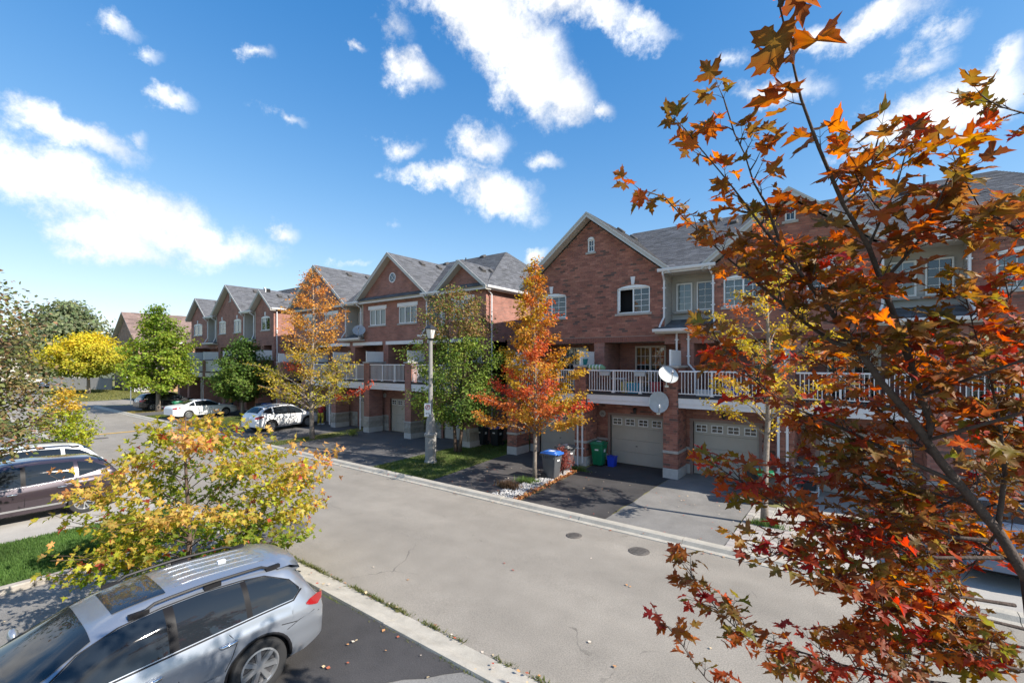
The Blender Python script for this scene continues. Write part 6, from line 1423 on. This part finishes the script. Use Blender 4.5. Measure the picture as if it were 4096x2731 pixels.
tree('maple_tree', 'red and orange maple with thin trunk in the planting bed', (-9.95, 14.75, .05), 8.75, 2.35, [(0, 2.1), (.1, 2.05), (.25, 1.45), (.40, 1.55), (.55, .95), (.75, .6), (1, .12)], 60, 12500, .092, col_redorange, 'bark_grey', .075, 5, T=MAPLE_L, spread=.10, up=.75, sub=6)
tree('lime_tree', 'bright green conical tree between the parked black and white cars', (-51.0, 14.2, .03), 9.8, 2.3, [(0, 2.6), (.12, 3.1), (.35, 2.6), (.6, 1.9), (.8, 1.1), (1, .2)], 64, 13000, .21, col_lime, 'bark_grey', .20, 31, spread=.26, up=.3)
tree('maple_tree', 'small dark green maple above the white sedan', (-41.2, 17.3, .03), 6.6, 1.7, [(0, 1.6), (.2, 2.6), (.5, 2.3), (.75, 1.2), (1, .2)], 50, 12000, .19, col_green, 'bark_grey', .14, 41, spread=.26, up=.45)
tree('pear_tree', 'double-stemmed green pear tree behind the street lamp', (-16.1, 16.9, .03), 8.5, 1.7, [(0, 1.4), (.12, 2.3), (.4, 2.35), (.6, 1.75), (.8, 1.5), (1, .6)], 76, 19000, .125, col_pear, 'bark_brown', .085, 51, T=OVAL, spread=.19, up=.9, stems=2)
tree('maple_tree', 'slender yellow maple in the pavers, seen through the red branches', (-2.0, 14.5, .05), 9.0, 3.3, [(0, 1.9), (.15, 1.6), (.4, 1.3), (.7, .8), (1, .15)], 36, 5200, .075, col_yellow, 'bark_grey', .085, 61, T=MAPLE_L, spread=.08, up=.7)
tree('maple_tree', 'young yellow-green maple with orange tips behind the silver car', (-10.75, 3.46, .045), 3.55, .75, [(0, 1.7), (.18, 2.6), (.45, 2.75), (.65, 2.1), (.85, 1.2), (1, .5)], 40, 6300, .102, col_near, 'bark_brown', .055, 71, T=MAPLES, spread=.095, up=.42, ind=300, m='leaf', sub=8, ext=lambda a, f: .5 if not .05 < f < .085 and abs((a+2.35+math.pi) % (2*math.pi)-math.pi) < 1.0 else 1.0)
sheet('tree_pit', [(-10.75+.55*math.cos(k*.5236), 3.46+.55*math.sin(k*.5236)) for k in range(12)], .058, 'turf')
tree('pear_tree', 'tall brown-green pear tree at the left edge on the near lawn', (-16.25, .72, .03), 7.1, 2.5, [(0, .9), (.15, 1.5), (.4, 1.75), (.62, 1.4), (.85, .9), (1, .25)], 60, 15000, .105, col_pear_near, 'bark_dark', .10, 81, T=OVAL, spread=.19, up=.7, ind=300, m='leaf_mat')
tree('sapling_tree', 'small yellow-green sapling beyond the parked purple SUV', (-27.4, 4.25, .03), 3.5, .7, [(0, .7), (.25, 1.15), (.55, .85), (1, .2)], 28, 4200, .11, col_ygreen, 'bark_brown', .04, 91, spread=.14, up=.6)
tree('locust_tree', 'broad yellow locust tree on the far corner lawn', (-87.2, 16.0, .03), 8.6, 3.2, [(0, 4.2), (.25, 6.0), (.55, 5.6), (.8, 3.8), (1, 1.2)], 66, 14000, .33, col_locust, 'bark_grey', .22, 101, T=OVAL, spread=.36, up=.35, ext=lambda a, f: .82)
tree('poplar_tree', 'tall grey-green tree far behind the yellow locust', (-119, 19.0, .03), 16, 2.5, [(0, 5), (.3, 7), (.6, 6.2), (.85, 3.8), (1, 1)], 70, 13000, .7, col_greygreen, 'bark_grey', .4, 111, T=OVAL, spread=.75, up=.4)
for i, (x, y, h_) in enumerate(((-150, -2, 11), (-175, 14, 13), (-140, 34, 12), (-128, 6, 7))):
    tree('background_tree', ('round grey-green tree far left beyond the road', 'grey-green tree at the end of the road', 'grey-green tree behind the corner house', 'low green tree far down the road by the fence')[i], (x, y, .03), h_, 1.5, [(0, 3.5), (.3, h_*.42), (.6, h_*.36), (1, .8)], 40, 3500, .75, col_greygreen, 'bark_grey', .3, 120+i, T=OVAL, spread=.8, up=.35, group='distant trees')
# red bush in the planting bed
def bush(label, base, rx, h, n, size, c0, c1, seed):
    r = np.random.default_rng(seed); t = thing('garden_shrub', label, 'shrub', base); st = MB(); rnd = random.Random(seed)
    for i in range(16):
        a = rnd.random()*6.28; st.tube([(0, 0, 0), (math.cos(a)*rx*.4, math.sin(a)*rx*.4, h*.5), (math.cos(a)*rx*.8, math.sin(a)*rx*.8, h*rnd.uniform(.7, 1))], [.012, .008, .003], 4, False)
    child('stems', st.mesh('stems', 'bark_dark'), t)
    u = r.normal(size=(n, 3)); u /= np.linalg.norm(u, axis=1)[:, None]; q = r.uniform(0, 1, (n, 1))**.45; P_ = u*q*np.array([rx, rx, h*.5])*(.85+.25*np.sin(u[:, :1]*5+seed))+np.array([0, 0, h*.52])
    leaf_parts(t, OVAL, P_+np.array(base), frames(r.normal(0, .7, (n, 3))+u*.6+np.array([0, 0, .5]), u+r.normal(0, .5, (n, 3))), size*r.uniform(.6, 1.2, n), jit(mixc(c0, c1, r.uniform(0, 1, n)), r, n), 'leaf_mat', 0, 'foliage')
bush('dark red barberry bush between the two grey bins', (-9.45, 16.0, .06), .44, 1.15, 1900, .055, (.20, .045, .05), (.34, .12, .08), 3)
bush('low green shrub at the foot of the corner house porch', (-80.5, 22.5, .03), 1.6, 1.3, 700, .22, (.03, .06, .02), (.07, .12, .03), 4)
bush('small bright yellow-green shrub at the edge of the middle driveway', (-24.6, 16.6, .04), .38, .45, 500, .06, (.25, .3, .05), (.42, .44, .08), 6)
# ------------------------------------------------------------------ big red maple close to the window
def at(px, py, d):
    rr = (px-2048)/1836*d; return Vector((.8*rr-.6*d, .6*rr+.8*d, CAM_H-(py-1445)*d/1836))
FM = thing('maple_tree', 'red and amber maple close by on the right, large toothed leaves', 'tree', (1.0, 4.35, .04), 0, 'street trees')
random.seed(77)
def limb(pts): return [at(*p) for p in pts]
LIMBS = [  # points (x, y on the photograph, distance in metres), radius at start, where leaves begin, leaf size
 ([(4110, 2320, 3.10), (3993, 2125, 3.06), (3872, 1978, 3.02), (3757, 1838, 3.0), (3706, 1761, 2.97), (3725, 1685, 2.95), (3681, 1583, 2.92), (3630, 1423, 2.86), (3553, 1200, 2.78), (3474, 987, 2.68), (3372, 815, 2.56), (3274, 589, 2.4), (3203, 393, 2.25), (3154, 175, 2.05), (3119, 28, 1.92), (3090, -150, 1.85), (3080, -300, 1.8)], .035, .30, .112),
 ([(3706, 1761, 2.97), (3655, 1685, 2.95), (3585, 1596, 2.92), (3521, 1525, 2.9), (3430, 1389, 2.86), (3315, 1236, 2.8), (3203, 1095, 2.74), (3063, 926, 2.66), (2937, 758, 2.58), (2881, 688, 2.55), (2803, 596, 2.5), (2760, 540, 2.48)], .026, .25, .105),
 ([(3133, 1003, 2.7), (3063, 814, 2.6), (3014, 730, 2.55), (2979, 617, 2.5), (2937, 533, 2.45), (2909, 440, 2.42)], .010, .2, .10),
 ([(3430, 1395, 2.86), (3334, 1370, 2.88), (3200, 1277, 2.9), (3050, 1150, 2.9), (2916, 1038, 2.88), (2803, 933, 2.86), (2740, 877, 2.85), (2663, 793, 2.84), (2600, 770, 2.84)], .014, .2, .092),
 ([(3538, 1121, 2.75), (3638, 1010, 2.62), (3695, 933, 2.54), (3737, 849, 2.48), (3765, 779, 2.42), (3790, 720, 2.4)], .012, .25, .12),
 ([(3474, 987, 2.68), (3540, 842, 2.6), (3582, 765, 2.56), (3610, 660, 2.52)], .009, .25, .105),
 ([(4180, 1000, 2.7), (4040, 900, 2.6), (3919, 828, 2.52), (3842, 688, 2.45)], .014, .1, .11),
 ([(4260, 480, 2.9), (4120, 460, 2.8), (4010, 430, 2.72), (3950, 400, 2.7)], .012, .2, .10),
 ([(3830, 1943, 3.0), (3784, 1910, 3.02), (3652, 1851, 3.06), (3521, 1785, 3.12), (3389, 1720, 3.18), (3200, 1640, 3.25), (3060, 1560, 3.3), (2930, 1440, 3.3), (2850, 1330, 3.28)], .016, .15, .095),
 ([(3948, 2160, 3.04), (3810, 2147, 3.08), (3586, 2029, 3.16), (3455, 1930, 3.22), (3356, 1812, 3.28), (3250, 1740, 3.3)], .014, .15, .092),
 ([(4010, 2230, 3.06), (3750, 2230, 3.1), (3567, 2187, 3.15), (3422, 2141, 3.2), (3258, 2081, 3.26), (3126, 2022, 3.3), (3021, 1963, 3.34), (2929, 1904, 3.36), (2856, 1858, 3.38)], .014, .2, .095),
 ([(4060, 2420, 3.06), (3800, 2380, 3.1), (3550, 2340, 3.14), (3350, 2290, 3.18), (3200, 2240, 3.2), (3060, 2200, 3.22), (2995, 2173, 3.24)], .013, .15, .095),
 ([(4120, 2520, 3.0), (3915, 2470, 3.05), (3700, 2440, 3.1), (3520, 2410, 3.15), (3400, 2370, 3.2)], .012, .2, .09),
 ([(4080, 2790, 2.95), (3770, 2731, 3.0), (3586, 2713, 3.05), (3380, 2660, 3.1), (3150, 2590, 3.16), (2942, 2509, 3.2), (2876, 2443, 3.22), (2817, 2371, 3.24), (2758, 2292, 3.26)], .013, .3, .088),
 ([(3150, 2900, 3.0), (2960, 2800, 3.0), (2830, 2719, 3.0), (2777, 2653, 3.02), (2731, 2581, 3.04), (2685, 2522, 3.05)], .008, .3, .085),
 ([(3990, 2120, 3.06), (4020, 1900, 2.95), (4000, 1700, 2.85), (3960, 1500, 2.8), (3900, 1330, 2.74), (3860, 1180, 2.7)], .018, .2, .105),
 ([(4150, 2200, 3.1), (4120, 1850, 3.0), (4080, 1560, 2.9), (4060, 1300, 2.8), (4020, 1120, 2.72)], .014, .1, .105),
 ([(3870, 1978, 3.02), (3700, 2050, 3.3), (3500, 2080, 3.6), (3300, 2100, 3.9)], .012, .15, .095),
 ([(3757, 1838, 3.0), (3600, 1720, 3.3), (3480, 1600, 3.5), (3350, 1500, 3.7), (3200, 1400, 3.85)], .013, .1, .098),
 ([(3553, 1200, 2.78), (3450, 1150, 3.1), (3330, 1060, 3.3), (3230, 1000, 3.45)], .010, .1, .098),
 ([(3681, 1583, 2.92), (3780, 1480, 3.1), (3880, 1420, 3.25), (3990, 1380, 3.4)], .010, .15, .10),
 ([(3872, 1978, 3.02), (3930, 1900, 3.4), (4000, 1840, 3.7), (4080, 1800, 4.0)], .012, .15, .10),
 ([(3993, 2125, 3.06), (3900, 2250, 3.5), (3760, 2330, 3.8), (3600, 2380, 4.0)], .012, .15, .095),
 ([(3900, 2020, 3.03), (3700, 1960, 3.2), (3500, 1900, 3.35), (3330, 1880, 3.5), (3180, 1900, 3.6)], .011, .1, .095),
 ([(4050, 2250, 3.08), (3880, 2150, 3.3), (3680, 2120, 3.5), (3480, 2160, 3.6), (3300, 2190, 3.7)], .011, .1, .095),
 ([(4150, 2600, 3.0), (3950, 2560, 3.1), (3760, 2560, 3.2), (3560, 2560, 3.3), (3380, 2530, 3.4)], .011, .1, .092),
 ([(4200, 2700, 2.9), (4000, 2660, 2.9), (3850, 2600, 2.95), (3700, 2620, 3.0), (3500, 2600, 3.0)], .010, .1, .095),
 ([(4150, 2000, 3.2), (4000, 2010, 3.4), (3850, 2060, 3.6), (3650, 2250, 3.7)], .011, .1, .10),
 ([(3372, 815, 2.56), (3440, 760, 2.5), (3480, 680, 2.45), (3500, 600, 2.4)], .007, .2, .10),
]
tw = MB(); LP, LN, LT, LS, LC = [], [], [], [], []
rz_ = np.random.default_rng(123)
PAL = [(.27, .10, .024), (.32, .080, .024), (.38, .18, .032), (.20, .115, .03), (.32, .045, .028), (.17, .135, .03), (.28, .085, .024), (.36, .12, .026), (.34, .07, .024), (.17, .105, .035), (.20, .09, .035), (.15, .11, .035), (.22, .10, .04), (.24, .08, .04), (.18, .12, .04)]
def add_leaf(p, dirv, s, c, upn=1.0):
    ptl = Vector(dirv).normalized()*random.uniform(.03, .075)+Vector((0, 0, random.uniform(-.02, .015))); q = p+ptl; tw.tube([p, p+ptl*.5+Vector((0, 0, .006)), q], [.0016, .0014, .0012], 3, False)
    LP.append(tuple(q)); LN.append((random.gauss(0, .55), random.gauss(0, .55), upn)); LT.append(tuple(ptl.normalized()*.8+Vector((random.gauss(0, .3), random.gauss(0, .3), -.35+random.gauss(0, .25))))); LS.append(s*.96*random.uniform(.55, 1.2))
    f = math.exp(random.gauss(0, .22)); LC.append((c[0]*f, c[1]*f*math.exp(random.gauss(0, .12)), c[2]*f))
def twig(p, d, ln, s, c, dens=.055):
    d = d.normalized(); n = max(2, int(ln/dens)); pts = [p]; 
    for i in range(n): d = (d+Vector((random.gauss(0, .10), random.gauss(0, .10), random.gauss(.02, .10)))).normalized(); pts.append(pts[-1]+d*ln/n)
    tw.tube(pts, [.0045*(1-.7*i/n) for i in range(n+1)], 4, False)
    side = d.cross(Vector((0, 0, 1))); 
    if side.length < .1: side = Vector((1, 0, 0))
    side.normalize()
    for i in range(1, n+1):
        for sgn in (1, -1):
            if random.random() < .80: add_leaf(pts[i], d*.45+side*sgn*random.uniform(.5, 1)+Vector((0, 0, random.uniform(-.1, .3))), s*(.8+.3*i/n), c if random.random() < .75 else random.choice(PAL))
    add_leaf(pts[-1], d, s*1.1, c)
def grow(path, r0, start, s, gap=.105, tl=(.10, .36), pal=PAL, keep=None, thin=None, big=0):
    path = [Vector(p) for p in path]; n = len(path)
    lens = [0]
    for a, b in zip(path, path[1:]): lens.append(lens[-1]+(b-a).length)
    Lt = lens[-1]; tw.tube(path, [max(.0035, r0*(1-.95*l/Lt)**(1.7 if r0 > .04 else 1.1)) for l in lens], 7, False)
    u = start*Lt; k = 0
    while u < Lt:
        i = max(j for j in range(n-1) if lens[j] <= u+1e-9); f = (u-lens[i])/max(1e-6, lens[i+1]-lens[i]); p = path[i].lerp(path[i+1], f); d = (path[i+1]-path[i]).normalized()
        ax_ = Vector((random.gauss(0, 1), random.gauss(0, 1), random.gauss(0, .7))); pp = (ax_-d*ax_.dot(d)).normalized(); td = d*.65+pp*.8+Vector((0, 0, .12)); ln = random.uniform(*tl)*(1.15-.65*u/Lt)
        c = random.choice(pal)
        sz = s*(1+big*sstep(.4, .95, u/Lt))
        if thin: ln *= 1-.45*sstep(.4, .85, u/Lt)
        if keep is None or keep(p+td*ln): twig(p, td, ln, sz, c)
        u += gap*random.uniform(.6, 1.4)*(1+thin*sstep(.35, .8, u/Lt) if thin else 1)
    twig(path[-1], path[-1]-path[-2], .12, s, random.choice(pal))
RED = [(.24, .026, .026), (.21, .04, .022), (.26, .04, .026), (.19, .11, .025), (.24, .08, .022), (.15, .14, .03)]
for i, (pts, r0, st, s) in enumerate(LIMBS):
    low_ = pts[-1][1] > 1800; sparse = i in (14, 7, 2)
    grow(limb(pts), r0, st, s, (.039 if not low_ else .034) if not sparse else .09, (.09, .33) if not sparse else (.06, .16), RED+PAL if low_ else PAL, None, {0: 4.5, 1: 2.0, 3: 1.0, 4: 2, 5: 2, 6: 1.5}.get(i), {0: .45, 1: .15, 4: .25}.get(i, 0))
# trunk down to the ground and limbs on the side away from the window view
tk = MB(); top_ = at(4110, 2320, 3.10); base_ = Vector(FM.location)
tk.tube([base_, base_.lerp(top_, .35)+Vector((.06, .02, 0)), base_.lerp(top_, .75)+Vector((.04, 0, 0)), top_], [.07, .054, .041, .036], 10)
def infree(p):
    d = -.6*p.x+.8*p.y
    if d < .25: return math.dist(p, (0, 0, CAM_H)) > 1.3
    px = 2048+1836*(.8*p.x+.6*p.y)/d; py = 1445-1836*(p.z-CAM_H)/d
    return px > 4150 or py < -80 or (px > 3500 and 1500 < py)
for k in range(16):
    f = .3+.68*k/15; sp = limb(LIMBS[0][0]); j = min(len(sp)-2, int(f*(len(sp)-1))); p = sp[j]; a = R(-60)+k*R(137)
    tgt = p+Vector((.75+.8*random.random(), math.sin(a)*1.3, .35+random.random()*.9))*(1.1-.35*f)
    if not all(infree(p.lerp(tgt, q)) for q in (.15, .3, .5, .7, 1)): continue
    grow([p, p.lerp(tgt, .5)+Vector((0, 0, .08)), tgt], .012, .3, .10, .10, (.1, .34), PAL, infree)
tops = limb(LIMBS[0][0])[-1]
grow([tops, tops+Vector((.05, .03, .35)), tops+Vector((.02, .02, .8))], .008, .1, .11, .10, (.1, .3), PAL, infree)
fo = child('trunk', tk.mesh('trunk', 'bark_dark', True), FM, -FM.location); child('branches', tw.mesh('branches', 'bark_dark', True), FM, -FM.location)
leaf_parts(FM, MAPLES, np.array(LP), frames(np.array(LN), np.array(LT)), np.array(LS), np.array(LC), 'leaf', 300)
print('near maple leaves', len(LP))
